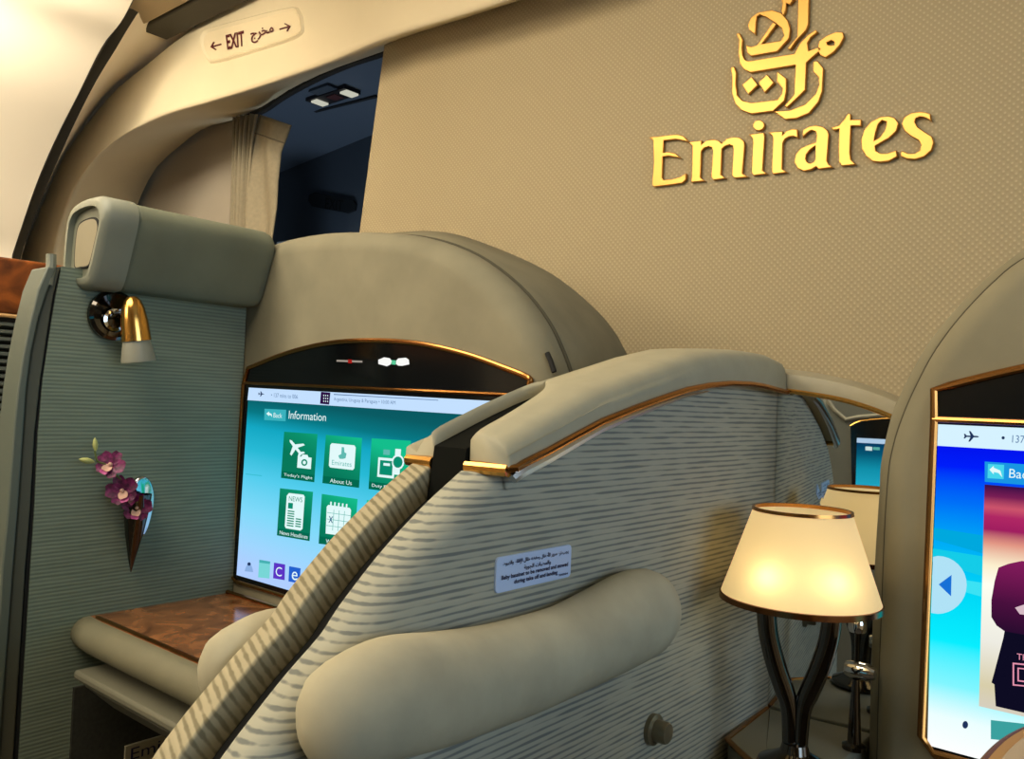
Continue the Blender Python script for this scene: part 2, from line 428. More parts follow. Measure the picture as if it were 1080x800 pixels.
# overhead bin and the dark gap behind it
bc = PY(1.05, 148, 30)
bin_ = thing('overhead_bin', 'taupe overhead bin end hanging above the aisle at the top left corner', 'overhead bin', (bc.x + .3, .3, bc.z))
bo = [(bc.x, -2.0), (bc.x, 1.05), (bc.x + .75, 1.05), (bc.x + .75, -2.0)]
obj('bin_body', round_slab(2, [(bc.x, 1.05 - .02, 0), (bc.x + .006, 1.05 - .006, 0), (bc.x + .02, 1.05, 0), (bc.x + .6, 1.05, 0), (bc.x + .6, -2.0, 0), (bc.x, -2.0, 0)], bc.z, 2.215, .012), BINM, bin_)
g0 = PY(1.135, 176, 43)
obj('gap_seal', prism([(g0.x, 1.055, g0.z), (g0.x + .62, 1.055, g0.z), (g0.x + .62, 1.055, 2.2), (g0.x, 1.055, 2.2)], (0, .08, 0)), SEAL, bin_, bevel=.006)

# panel left of the curtain, galley beyond ---------------------------------
tp = [(144, 218), (163, 179), (187, 156), (214, 136), (247, 126)]
pts = YL(1.47, tp)
rx = pts[-1].x
struct('wall_aisle', prism([(p.x, 1.47, p.z + .012) for p in pts] + [(rx, 1.47, 0), (pts[0].x - .05, 1.47, 0)], (0, .04, 0)), TAUPE)
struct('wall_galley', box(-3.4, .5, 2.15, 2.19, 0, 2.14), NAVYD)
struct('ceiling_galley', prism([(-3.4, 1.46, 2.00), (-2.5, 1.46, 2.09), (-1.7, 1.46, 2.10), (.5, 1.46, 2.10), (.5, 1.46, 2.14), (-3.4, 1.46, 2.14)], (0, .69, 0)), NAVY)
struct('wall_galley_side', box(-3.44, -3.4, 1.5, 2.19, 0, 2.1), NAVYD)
def strip(a, b, wd, nrm, th=.004):
    a, b, nrm = Vector(a), Vector(b), Vector(nrm); s = (b - a).normalized().cross(nrm) * wd / 2
    return prism([a - s, a + s, b + s, b - s], nrm * th)
# ------------------------------------------------------------ gold lettering on the front wall
A_ = lambda pts: zc(685, 110, 6.75, pts)
B_ = lambda pts: zc(835, 100, 6.75, pts)
L_E = [A_([(22, 245), (110, 236), (210, 225), (255, 238), (282, 268), (240, 256), (200, 251), (112, 262), (106, 355), (150, 350), (195, 360), (222, 382), (190, 376), (150, 369), (104, 378), (98, 530), (112, 548), (170, 545), (230, 528), (270, 506), (268, 540), (245, 562), (150, 576), (45, 588), (38, 570), (50, 420), (45, 262)])]
L_m = [A_([(302, 280), (330, 274), (380, 270), (378, 302), (420, 270), (460, 262), (500, 268), (526, 292), (565, 256), (610, 245), (650, 248), (680, 272), (686, 300), (668, 502), (700, 520), (620, 527), (605, 510), (617, 330), (610, 300), (585, 290), (550, 300), (525, 322), (515, 510), (545, 530), (470, 540), (458, 522), (470, 340), (462, 312), (435, 302), (400, 314), (378, 340), (370, 530), (395, 548), (315, 556), (318, 530), (322, 440), (324, 300)])]
L_i = [A_([(730, 225), (765, 222), (822, 214), (828, 236), (812, 480), (838, 498), (755, 508), (745, 490), (755, 260), (745, 240)]), A_([(790 + 36 * cos(t * pi / 8), 158 + 33 * sin(t * pi / 8)) for t in range(16)])]
L_r = [A_([(870, 212), (905, 208), (955, 205), (956, 238), (990, 202), (1030, 188), (1060, 192), (1062, 240), (1040, 230), (1010, 232), (975, 250), (957, 282), (950, 470), (980, 488), (895, 498), (888, 480), (898, 250), (890, 225)])]
L_a = [B_([(95, 265), (130, 240), (180, 230), (230, 240), (260, 262), (271, 290), (257, 480), (270, 505), (292, 520), (205, 530), (185, 512), (150, 535), (100, 545), (58, 527), (36, 485), (46, 430), (82, 390), (140, 365), (190, 348), (195, 290), (185, 265), (150, 255), (118, 275), (95, 298)]), B_([(185, 362), (140, 395), (112, 430), (106, 465), (118, 490), (142, 500), (170, 490), (184, 468)])]
L_t = [B_([(300, 245), (350, 230), (385, 190), (415, 145), (425, 150), (427, 190), (500, 190), (500, 224), (428, 226), (420, 420), (427, 470), (456, 500), (370, 508), (352, 480), (350, 400), (354, 246), (310, 255)])]
L_e = [B_([(740, 178), (765, 215), (750, 265), (700, 312), (640, 346), (598, 372), (606, 410), (640, 430), (690, 430), (750, 410), (755, 445), (700, 475), (640, 482), (590, 476), (545, 442), (515, 390), (510, 330), (530, 262), (575, 206), (640, 172), (700, 165)]), B_([(688, 195), (652, 186), (622, 215), (602, 280), (592, 343), (640, 315), (678, 262), (690, 218)])]
L_s = [B_([(990, 150), (995, 185), (960, 166), (920, 160), (888, 175), (880, 205), (902, 243), (960, 283), (1003, 310), (1015, 350), (1000, 400), (950, 443), (890, 462), (830, 458), (790, 440), (795, 413), (840, 432), (888, 430), (928, 405), (938, 362), (915, 327), (860, 297), (817, 262), (800, 215), (815, 172), (860, 144), (920, 135), (960, 139)])]
wm = thing('raised_wordmark', 'raised gold latin airline name lettering on the beige front wall', 'sign', PY(YW, 838, 180))
for i, L in enumerate((L_E, L_m, L_i, L_r, L_a, L_t, L_e, L_s)):
    obj('letter', wall_shape(L, YW, .0025, .0012), GOLDF, wm, ang=25)
D_ = lambda pts: zc(770, 0, 6.154, pts)
em = thing('calligraphy_emblem', 'raised gold arabic calligraphy emblem above the latin lettering on the front wall', 'emblem', PY(YW, 838, 70))
STK = [
    [D_([(455, -150), (522, -150), (515, 170), (500, 205), (440, 270), (400, 326), (390, 322), (450, 250), (455, 100)])],
    [D_([(130, 175), (150, 128), (195, 95), (280, 80), (340, 98), (382, 145), (398, 200), (390, 258), (315, 340), (150, 368), (128, 350), (120, 308), (150, 318), (200, 302), (292, 286), (345, 278), (366, 240), (350, 190), (300, 148), (250, 117), (205, 100), (182, 115), (176, 160), (172, 225), (145, 205)])],
    [D_([(292, 158), (308, 168), (212, 298), (190, 304)])],
    [D_([(345, 0), (385, -30), (422, 5), (398, 36), (374, 24), (368, 80), (355, 108), (348, 80), (356, 30)])],
    [D_([(58, 232), (70, 228), (90, 270), (85, 320), (90, 370), (105, 400), (130, 410), (430, 362), (470, 290), (520, 240), (565, 210), (572, 218), (530, 252), (508, 290), (517, 345), (590, 320), (600, 330), (540, 380), (502, 415), (495, 590), (440, 645), (380, 700), (370, 695), (430, 625), (440, 427), (250, 458), (145, 475), (105, 455), (80, 420), (70, 350), (75, 270)])],
    [D_([(592, 280), (640, 245), (700, 222), (738, 225), (745, 250), (720, 300), (680, 345), (630, 378), (600, 365), (583, 330)]), D_([(632, 285), (668, 268), (692, 278), (692, 305), (665, 310), (640, 304)])],
    [D_([(555, 412), (575, 410), (612, 455), (605, 600), (580, 670), (520, 740), (440, 772), (370, 778), (305, 733), (400, 728), (500, 690), (570, 620), (592, 560), (590, 510), (555, 470)])],
    [D_([(20, 450), (35, 445), (48, 480), (45, 560), (55, 630), (90, 665), (150, 680), (320, 660), (350, 620), (356, 580), (320, 535), (320, 480), (372, 520), (372, 600), (360, 660), (290, 725), (150, 742), (90, 720), (50, 680), (28, 610), (30, 500)])],
    [D_([(95, 560), (150, 512), (187, 560), (132, 614)])],
    [D_([(200, 545), (250, 497), (291, 546), (238, 602)])]]
for s in STK: obj('stroke', wall_shape(s, YW, .0025, .0012), GOLDF, em, ang=25)

# ------------------------------------------------------------ exit sign on the arch
def pill(px, k=6): return smooth_pts(px, k, True)
G_ = lambda pts: zc(200, 0, 4.909, pts)
ex = thing('exit_sign', 'cream pill shaped sign reading EXIT with arrows on the arch over the aisle', 'sign', PY(YA, 267, 37))
ring_o = smooth_pts(YL(YA, G_([(52, 200), (62, 160), (110, 138), (320, 80), (530, 33), (578, 58), (594, 125), (570, 195), (350, 272), (140, 330), (95, 318), (62, 260)])), 5, True)
ring_i = smooth_pts(YL(YA, G_([(78, 215), (90, 180), (130, 162), (320, 112), (520, 62), (560, 76), (576, 130), (556, 178), (350, 250), (145, 308), (110, 300), (85, 258)])), 5, True)
obj('recess_rim', loft([[p + Vector((0, .002, 0)) for p in ring_o], [p * .5 + q * .5 - Vector((0, .0055, 0)) for p, q in zip(ring_o, ring_i)], [p + Vector((0, -.0015, 0)) for p in ring_i]], False), CREAM, ex)
obj('plate', prism([p - Vector((0, .0025, 0)) for p in ring_i], (0, .006, 0)), SIGNM, ex)
q4 = lambda y, a: [PY(y, *p) for p in a]
ye = YA - .0035
def arrow(a, b, hw, up):   # shaft a->b and a chevron head at b
    a, b = Vector(a), Vector(b); d = (b - a).normalized(); n = Vector((-d.y, d.x)); L_ = (b - a).length
    s = lambda u, v: tuple(b - d * u + n * v)
    return [s(L_, .7), s(2.2, .7), s(5.2, 4), s(4, 4.6), s(-.6, 0), s(4, -4.6), s(5.2, -4), s(2.2, -.7), s(L_, -.7)]
yt = lambda L: YL(ye, L)
obj('arrow', prism(yt(arrow((233.6, 46.6), (222.6, 49.6), 1, 1)), (0, -.001, 0)), MAROON, ex, smooth=False)
obj('arrow', prism(yt(arrow((295, 31), (306, 27.6), 1, 1)), (0, -.001, 0)), MAROON, ex, smooth=False)
obj('lettering', text_quad('EXIT', q4(ye, G_([(187, 182), (281, 158), (196, 258), (284, 236)])), (0, -.0006, 0), bold=.028), MAROON, ex, smooth=False)
obj('arabic_lettering', text_quad(arabic('مخرج'), q4(ye, G_([(312, 164), (432, 124), (322, 228), (440, 190)])), (0, -.0006, 0), bold=.022), MAROON, ex, smooth=False)

# ------------------------------------------------------------ curtain and its track
YC = 1.43
ctr = thing('curtain', 'taupe pleated curtain drawn aside at the left of the aisle opening', 'curtain', PY(YC, 270, 256))
ztop = PY(YC, 260, 123).z; zbot = .1
xa = PY(YC, 247, 190).x; xb = PY(YC, 268, 190).x
cols = []
nf = 64
for r_, z in ((0, ztop), (1, ztop - .12), (2, ztop - .3), (3, 1.2), (4, zbot)):
    row = []
    for i in range(nf + 1):
        t = i / nf
        row.append(Vector((xa + (xb - xa) * t + .004 * sin(t * 31), YC + .018 * sin(t * 2 * pi * 5) + .006 * sin(z * 5 + t * 3), z - .006 * t)))
    cols.append(row)
pl = loft(cols, False, False)
o = obj('pleats', pl, CURT, ctr); so = o.modifiers.new('thickness', 'SOLIDIFY'); so.thickness = .003
fl_l = [(272, 120), (266, 150), (263, 190), (262, 225), (262, 252)]
fl_r = [(304.5, 131), (295.5, 160), (294.5, 190), (294.5, 220), (290, 254)]
rows = []
for (a, b) in zip(fl_l, fl_r):
    ra = PY(YC - .03, *a); rb = PY(YC - .03, *b); row = []
    for i in range(17):
        t = i / 16; p = ra.lerp(rb, t); p.y += .012 * sin(t * pi * 2.2 + p.z * 7); row.append(p)
    rows.append(row)
rows.append([p + Vector((0, 0, zbot - p.z)) for p in rows[-1]])
rows2 = []
for a, b in zip(rows, rows[1:]):
    for s in range(6): rows2.append([p.lerp(q, s / 6) for p, q in zip(a, b)])
rows2.append(rows[-1])
o = obj('leading_edge', loft(rows2, False, False), CURT, ctr); so = o.modifiers.new('thickness', 'SOLIDIFY'); so.thickness = .004
hem = [Vector(p) + Vector((0, -.004, 0)) for p in smooth_pts([PY(YC - .03, *p) for p in [(272, 121), (267, 150), (264, 190), (263, 225), (263, 252)]], 5)]
obj('piping', tube(hem, .0045, 8), CURT, ctr)
hx = rows2[4]
obj('hem_band', tube([p + Vector((0, -.003, 0)) for p in hx], .002, 6), plain('hem_thread', rgb(110, 100, 80), .9), ctr)
tr = smooth_pts(YL(YB - .012, [(414, 51), (400, 56.5), (375, 64.5), (350, 74.5), (330, 84), (311, 94), (296, 103), (280, 114), (262, 123)]), 5)
tag(obj('curtain_track', tube(tr, .012, 8), BLK), 'black curved curtain track under the arch of the aisle opening', 'curtain track')
vs_ = YL(1.30, [(292, 88), (311, 80), (312, 82), (293, 90)])
v0 = PY(1.3, 302, 84)

# ------------------------------------------------------------ galley fittings seen through the opening
def on_plane(px, py, P, n):
    d = ray(px, py); t = (P - CAM).dot(n) / d.dot(n); return CAM + d * t
GZ = 2.09
def gz(px, py): return PZ(GZ, px, py)
gl = thing('ceiling_light_bar', 'dark light bar with two white lamps on the ceiling beyond the opening', 'ceiling light', gz(352, 100))
a, b = gz(331, 106), gz(372, 92.5)
obj('bar', strip(a, b, .07, (0, 0, -1), .012), plain('bar_dark', rgb(34, 30, 34), .5), gl, smooth=False)
obj('lamp', strip(gz(334.5, 105), gz(340.5, 103), .05, (0, 0, -1), .018), glow('lamp_white', rgb(214, 214, 196), .8), gl, smooth=False)
obj('lamp', strip(gz(365, 95.5), gz(372, 93), .05, (0, 0, -1), .018), glow('lamp_white', rgb(214, 214, 196), .8), gl, smooth=False)
obj('red_marker', strip(gz(349, 100), gz(358, 97), .04, (0, 0, -1), .015), plain('red_dull', rgb(90, 48, 50), .5), gl, smooth=False)
tag(obj('ceiling_vent', strip(gz(332, 97), gz(352, 90), .05, (0, 0, -1), .008), NAVYD, smooth=False), 'slim dark vent slot behind the light bar on the far ceiling', 'vent')
struct('trim_4', join(strip(gz(300, 125), gz(398, 101), .014, (0, 0, -1), .004), strip(gz(318, 122), gz(388, 150), .014, (0, 0, -1), .003)), plain('seam_dark', rgb(24, 28, 34), .8), smooth=False)
yg = 2.149
ge = thing('galley_exit_sign', 'unlit dark exit sign on the far wall of the dim galley', 'sign', PY(yg, 352, 215))
obj('plate', prism(YL(yg, [(328, 206), (334, 203), (374, 211), (377, 216), (376, 222), (368, 225), (331, 218), (327, 212)]), (0, -.01, 0)), plain('dim_plate', rgb(26, 32, 38), .5), ge)
obj('lettering', text_quad('EXIT', q4(yg - .011, [(344, 209), (362.5, 211.5), (343, 220), (361.5, 222.5)]), (0, -.002, 0)), BLK, ge, smooth=False)
bx0 = PY(1.9, 298, 256)
tag(obj('galley_cabinet', box(bx0.x - .04, bx0.x + .05, 1.9, 2.0, 0, bx0.z + .008), plain('pale_cabinet', rgb(232, 240, 240), .4), bevel=.003), 'pale cabinet corner just showing at the foot of the curtain beyond the opening', 'cabinet')

# ================================================================== window-side partition (far left)
wp = thing('louvred_partition', 'orange burl topped partition with dark louvres at the far left edge', 'partition', (-1.82, .55, 0))
XW = -1.8
ztp = 1.291; zv = 1.18
obj('burl_rail', box(XW - .03, XW, -.6, 1.1, zv, ztp), BURLO, wp, bevel=.006)
obj('gold_edge', tube([(XW + .002, -.6, zv), (XW + .002, 1.1, zv - .004)], .004, 8), plain('pale_edge', rgb(200, 160, 110), .4), wp)
lv = []
z = zv - .014
while z > .75:
    lv.append(prism([(XW - .012, -.6, z), (XW, -.6, z - .003), (XW, -.6, z - .008), (XW - .012, -.6, z - .011)], (0, 1.7, 0))); z -= .0145
obj('louvre', join(*lv), plain('louvre_grey', rgb(84, 92, 90), .5), wp, smooth=False)
obj('backing', box(XW - .03, XW - .011, -.6, 1.1, .1, zv - .002), BLK, wp)
obj('lower_panel', box(XW - .03, XW - .001, -.6, 1.1, .02, .74), plain('lower_burl', rgb(84, 50, 26), .5), wp, bevel=.004)

# ================================================================== left suite: side partition
XS = -1.13
sp = thing('side_partition', 'grey upholstered side partition with padded header at the left suite', 'partition', (XS, .56, 0))
pan_front = [PX(XS, 44, 285), PX(XS, 5, 640)]
yF_ = PZ(.745, 78, 655).y
def border(pts, x):
    P_ = XL(x, pts); d = (P_[-1] - P_[-2]); d = d / -d.z
    return P_ + [P_[-1] + d * (P_[-1].z - .5) * .6, Vector((x, (P_[-1] + d * (P_[-1].z - .5) * .6).y - .01, .02))]
B0 = [(50, 281), (40, 305), (31, 342), (24, 377), (19, 410), (15, 447), (8, 540), (2, 600), (-8, 760)]
B1 = [(60, 281), (49, 310), (41, 335), (33, 372), (28, 410), (25, 455), (19, 540), (14, 600), (2, 760)]
B2 = [(64, 281), (57, 310), (51, 347), (43, 400), (37, 455), (32, 540), (27, 600), (17, 760)]
B3 = [(67, 281), (61, 310), (55, 347), (47, 400), (42, 455), (38, 540), (34, 600), (24, 760)]
def strip_between(name, a, b, x, th, mat):
    A1, B1_ = border(a, x), border(b, x)
    o = obj(name, prism(A1 + B1_[::-1], (-th, 0, 0)), mat, sp, bevel=.002); return o
bp = border(B3, XS)
obj('fabric_panel', prism([Vector((XS, .718, 1.2))] + [p + Vector((0, -.002, 0)) for p in bp] + [Vector((XS, .718, .02))], (-.045, 0, 0)), PANELF, sp, smooth=False)
obj('under_desk_shade', box(XS - .002, XS + .004, yF_ + .01, .688, .02, .655), plain('desk_shade_dark', rgb(52, 52, 44), .95, 0, .2, 200), sp)  # dark sheet: shade under the desk put into its colour
strip_between('post_edge', B0, B1, XS + .006, .05, plain('post_green', rgb(88, 95, 84), .5))
strip_between('post_channel', B1, B2, XS + .001, .046, plain('post_channel', rgb(78, 78, 64), .6))
strip_between('post_groove', B2, B3, XS - .002, .043, BLK)
# padded header: a D-shaped roll running along the partition top
HX = XS
def header_ring(y, k=1.0):
    zb, zt_ = 1.178, 1.284
    P = [(-.045, zb + .004), (-.01, zb - .002), (.024, zb - .002), (.036, zb + .004), (.046, zb + .022), (.058, zb + .052), (.068, zb + .078), (.068, zb + .094), (.056, zb + .107), (.03, zb + .112), (-.01, zb + .110), (-.036, zb + .100), (-.046, zb + .07)]
    P = smooth_pts([Vector((a, b, 0)) for a, b in P], 4, True)
    cx, cz = .01, zb + .055
    return [Vector((HX + cx + (p.x - cx) * k, y, cz + (p.y - cz) * k)) for p in P]
yH0 = .512
obj('padded_header', loft([header_ring(yH0 - .0, .95), header_ring(yH0 + .004, 1.0), header_ring(.6), header_ring(.66), header_ring(.705), header_ring(.714, .985), header_ring(.719, .93)]), HEAD, sp)
# hard end cap with recessed plate
capo = obj('end_cap', loft([header_ring(yH0 - .045, .90), header_ring(yH0 - .042, .98), header_ring(yH0 - .035, 1.04), header_ring(yH0 - .001, 1.04)]), GREYP, sp)
yc = yH0 - .045
ins = header_ring(yc, .80)
boolean(capo, prism([p + Vector((0, -.02, 0)) for p in ins], (0, .028, 0)))
obj('recess_floor', prism([Vector((p.x, yc + .0075, p.z)) for p in header_ring(0, .86)], (0, .006, 0)), plain('cap_recess', rgb(112, 114, 98), .5), sp)
hp = header_ring(0, .54)
obj('recess_plate', prism([Vector((p.x, yc + .005, p.z)) for p in hp], (0, .004, 0)), plain('cap_plate', rgb(138, 130, 106), .4), sp, bevel=.001)
obj('plate_gasket', tube([Vector((p.x, yc + .0068, p.z)) for p in hp], .002, 6, True), BLK, sp)
obj('latch', tube([PX(XS - .0, 54, 268), PX(XS - .0, 54, 280), PX(XS - .0, 50, 300)], .006, 10), GREYP, sp)

# ------------------------------------------------------------ sconce
sc_c = PX(XS, 117, 333)
sn = thing('wall_sconce', 'chrome wall lamp with a gold bullet shade on the left side partition', 'wall lamp', sc_c)
obj('dish', lathe(sc_c + Vector((0, 0, 0)), [(.030, 0), (.0335, .005), (.033, .011), (.029, .0145), (.023, .012), (.012, .008), (.0, .007)], 40, (1, 0, 0)), DCHROME, sn)
obj('ring', lathe(sc_c + Vector((.010, 0, -.006)), [(.014, 0), (.015, .003), (.011, .004), (.010, 0)], 32, (1, 0, 0)), CHROME, sn)
s_t = PX(XS + .05, 139, 312); s_b = PX(XS + .05, 144, 359); s_e = PX(XS + .05, 147, 381)
obj('arm', tube(smooth_pts([sc_c + Vector((.006, 0, 0)), sc_c + Vector((.03, .0, .004)), s_t.lerp(s_b, .45)], 5), .0045, 10), CHROME, sn)
axs = (s_b - s_t).normalized(); Ls = (s_b - s_t).length; Lt = (s_e - s_t).length
obj('shade', lathe(s_t, [(0, 0), (.006, .001), (.0105, .006), (.0140, .016), (.0168, .032), (.0186, Ls), (.0176, Ls), (.016, .03)], 32, axs), GOLD, sn)
fm, fnt, fb = nodes('frosted_glass'); fb.inputs['Base Color'].default_value = rgb(158, 156, 138); fb.inputs['Roughness'].default_value = .5
fb.inputs['Transmission Weight'].default_value = .25
obj('frosted_tip', lathe(s_t, [(.0162, Ls - .004), (.0172, Ls + .002), (.0215, Lt - .002), (.0212, Lt), (.018, Lt - .003), (0, Lt - .004)], 32, axs), fm, sn)

# ------------------------------------------------------------ bud vase and orchids
tip = PX(XS + .012, 137, 566); rim = PX(XS + .028, 141, 537)
vs = thing('bud_vase', 'pointed chrome bud vase fixed to the left side partition', 'vase', tip)
xv = XS + .004
out = smooth_pts([PX(xv, *p) for p in [(147, 566), (140, 535), (141, 510), (150, 501.5), (159, 507), (163, 522), (161, 540), (155, 560)]], 4, True)
obj('back_spoon', round_slab(0, out, XS + .006, XS, .004), CHROME, vs)
rings = []
for t, px, rx_, rz in ((0, (138, 603), .0006, 1), (.15, (139, 588), .0050, 1), (.45, (141.5, 563), .0118, 1), (.8, (144, 537), .0165, 1), (1, (145.5, 521), .0180, 1)):
    c = PX(XS + .0065 + rx_ * .9, *px)
    rings.append([c + Vector((rx_ * .9 * cos(k * pi / 14), rx_ * 1.0 * sin(k * pi / 14), 0)) for k in range(28)])
obj('cone', loft(rings, cap=False), DCHROME, vs)
orc = thing('orchid_spray', 'purple orchid spray with pale buds standing in the chrome vase', 'flowers', PX(XS + .02, 143, 518))
XO = XS + .030
stem = [PX(XS + .016, 143, 525), PX(XO, 138, 513), PX(XO, 125, 503), PX(XO, 112, 490), PX(XO, 103, 486), PX(XO, 100, 475)]
GREEN = plain('stem_green', rgb(92, 104, 52), .6); BUD = plain('bud_green', rgb(176, 178, 108), .6, 0, .12, 120)
obj('stem', tube(smooth_pts(stem, 5), .0012, 8), GREEN, orc)
def orchid_mat():
    m, nt, b = nodes('orchid_petal'); b.inputs['Roughness'].default_value = .5
    tc = nt.nodes.new('ShaderNodeTexCoord'); n = nt.nodes.new('ShaderNodeTexNoise'); n.inputs['Scale'].default_value = 180
    nt.links.new(tc.outputs['Object'], n.inputs['Vector']); r = nt.nodes.new('ShaderNodeValToRGB')
    r.color_ramp.elements[0].position = .35; r.color_ramp.elements[0].color = rgb(72, 10, 54)
    r.color_ramp.elements[1].position = .7; r.color_ramp.elements[1].color = rgb(134, 30, 96)
    nt.links.new(n.outputs['Fac'], r.inputs['Fac']); nt.links.new(r.outputs['Color'], b.inputs['Base Color']); return m
PET = orchid_mat(); LIP = plain('orchid_lip', rgb(214, 170, 150), .5); PINK = plain('orchid_lip_pink', rgb(190, 70, 140), .5)
def petal(c, u, v, nrm, L_, W_, lift=.3):
    rows = []
    for i in range(7):
        t = i / 6; wd = W_ * max(0, 1 - (abs(2 * t - 1.12) / 1.12) ** 2.4) ** .55 + .0005
        mid = c + u * (L_ * t) + nrm * (lift * L_ * t * t)
        rows.append([mid + v * (wd * s) + nrm * (.25 * wd * abs(s)) for s in (-1, -.5, 0, .5, 1)])
    vs_, fs_ = loft(rows, False, False)
    k = len(vs_); vs2 = [p - nrm * .0007 for p in vs_]
    return vs_ + vs2, fs_ + [[j + k for j in reversed(f)] for f in fs_]
def flower(px, py, size, rot, tilt):
    c = PX(XO + .002, px, py)
    nrm = (Vector((1, -.75, .15)) + Vector(tilt)).normalized()
    up = Vector((0, 0, 1)); a = (up - nrm * up.dot(nrm)).normalized(); b = nrm.cross(a)
    size *= 1.14
    f = obj('flower', join(*[petal(c, a * cos(t) + b * sin(t), b * cos(t) - a * sin(t), nrm, size * l, size * w_, .12) for t, l, w_ in
        [(rot, 1, .36), (rot + 1.25, 1, .46), (rot - 1.25, 1, .46), (rot + 2.4, .95, .33), (rot - 2.4, .95, .33)]]), PET, orc)
    d = -a * cos(rot) - b * sin(rot)
    obj('lip', join(petal(c + nrm * .002, d, d.cross(nrm), nrm, size * .55, size * .28, .5), lathe(c + nrm * .001, [(.0028, 0), (.0022, .004), (0, .0055)], 12, nrm)), LIP, f)
    obj('lip_fringe', petal(c + nrm * .0045 + d * size * .4, d, d.cross(nrm), nrm, size * .4, size * .25, .2), PINK, f)
flower(117, 490, .0165, -.5, (0, -.2, .3))
flower(129, 517, .0175, .35, (0, 0, 0))
flower(144.5, 535, .0165, -.15, (.2, .1, -.1))
flower(137, 524, .0120, .8, (-.2, -.3, -.2))
def bud(a, b, r):
    a, b = PX(XO, *a), PX(XO, *b); d = b - a; L_ = d.length
    obj('bud', lathe(a, [(.0006, 0), (r * .8, L_ * .25), (r, L_ * .5), (r * .7, L_ * .78), (.0003, L_)], 16, d), BUD, orc)
bud((101, 476), (100, 461), .0034); bud((100, 487), (83, 484), .0040)

# ------------------------------------------------------------ desk of the left suite
ZD = .745
dk = thing('side_desk', 'burl topped desk with rounded grey edge under the left screen', 'desk', (-.85, .6, ZD))
yF = PZ(ZD, 78, 655).y + .012
yb = .719; xr = -.46
obj('desk_top', box(XS + .001, xr, yF + .012, yb, ZD - .02, ZD), BURLD, dk, bevel=.002)
obj('padded_edge', tube([(XS + .002, yF + .012, ZD - .0205), (XS + .04, yF + .008, ZD - .0205), (-.8, yF + .008, ZD - .0205), (xr, yF + .008, ZD - .0205)], .0208, 20), plain('desk_edge_leather', rgb(108, 104, 82), .6, 0, .06, 30, .2), dk)
obj('edge_piping', tube([(XS + .02, yF + .016, ZD + .001), (xr, yF + .016, ZD + .001)], .003, 8), COPPER, dk)
obj('back_trim', tube([(XS + .003, yb - .012, ZD + .002), (xr, yb - .012, ZD + .002)], .003, 8), COPPER, dk)
tA, tB = PY(yF - .012, 91, 672), PY(yF - .012, 206, 713)
obj('pull_out_tray', box(XS + .035, xr - .06, yF - .018, yF + .2, ZD - .068, ZD - .056), plain('tray_grey', rgb(98, 96, 80), .55), dk, bevel=.004)
obj('tray_apron', prism([(XS + .05, yF - .012, ZD - .072), (xr - .08, yF - .012, ZD - .072), (xr - .08, yF + .02, ZD - .105), (XS + .07, yF + .02, ZD - .105)], (0, .03, 0)), plain('apron_dark', rgb(74, 72, 58), .6), dk, bevel=.003)
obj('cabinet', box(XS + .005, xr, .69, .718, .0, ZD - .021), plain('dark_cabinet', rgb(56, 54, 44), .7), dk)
nm = thing('name_plate', 'small cream plate with dark script on the partition under the desk', 'plate', PX(XS + .002, 150, 785))
pa, pb = PX(XS + .002, 130, 785), PX(XS + .002, 200, 765)
zz = (pa.z + pb.z) / 2
obj('plate', box(XS + .0045, XS + .008, pa.y, pb.y + .05, zz - .06, zz), plain('plate_cream', rgb(170, 160, 132), .4), nm, bevel=.001)
obj('lettering', text_quad('Emirates', [Vector((XS + .0084, y, z)) for y, z in ((pa.y + .008, zz - .005), (pb.y + .015, zz - .005), (pa.y + .008, zz - .021), (pb.y + .015, zz - .021))], (.0004, 0, 0)), NAVYTXT, nm, smooth=False)

# ================================================================== monitors
YE = .72
def ellipse(cx, cy, rx, ry, n=14): return [(cx + rx * cos(2 * pi * k / n), cy + ry * sin(2 * pi * k / n)) for k in range(n)]
ml = thing('left_suite_monitor', 'large screen showing green information tiles in the left suite', 'monitor', (-.85, YE + .05, ZD))
def shell_outline(y, px, x_left, zb, first=None):
    P = smooth_pts(YL(y, px), 5)
    return P
e_top = [(262, 268), (300, 256), (345, 247), (400, 245.5), (450, 250.5), (497, 268), (540, 300), (570, 337), (588, 375), (596, 400)]
xe0 = XS - .045
P = [p for p in smooth_pts(YL(YE + .03, e_top), 4) if p.x > XS + .05]
out = [Vector((xe0, 0, P[0].z - .012))] + P + [Vector((P[-1].x + .006, 0, P[-1].z - .04)), Vector((P[-1].x + .012, 0, .9)), Vector((P[-1].x + .012, 0, .0)), Vector((xe0, 0, .0))]
obj('shell', round_slab(1, out, YE, .764, .03, .003, 8), SHELL, ml, ang=50)
obj('seam', tube([Vector((p.x, .7655, p.z)) for p in out[1:-2]], .0024, 8), plain('seam_shadow', rgb(70, 66, 50), .9), ml)
fr_ = [Vector((p.x, 0, p.z)) for p in out[1:-3]]
e_top2 = [(318, 268), (345, 260), (380, 252), (422, 244.8), (472, 245), (527, 262.6), (581, 288), (617, 317), (639, 342), (655, 371)]
P = smooth_pts(YL(.97, e_top2), 4)
def leg_down(Q): return [Vector((Q[0].x, 0, 0))] + Q + [Vector((Q[-1].x + .015, 0, .9)), Vector((Q[-1].x + .015, 0, 0))]
rA = leg_down(resample(fr_, 48)); rB = leg_down(resample([Vector((p.x, 0, p.z)) for p in P], 48))
def ring_at(t, y, k=0.0): return [Vector((a.x + (b.x - a.x) * t, y, (a.z + (b.z - a.z) * t) - (k if a.z > .2 else 0))) for a, b in zip(rA, rB)]
obj('rear_shell', loft([ring_at(0, .767, .012), ring_at(.03, .774, .004), ring_at(.10, .79), ring_at(.5, .87), ring_at(1, .97), ring_at(1, .99, .006), ring_at(1, 1.0, .02)]), SHELL, ml, ang=50)
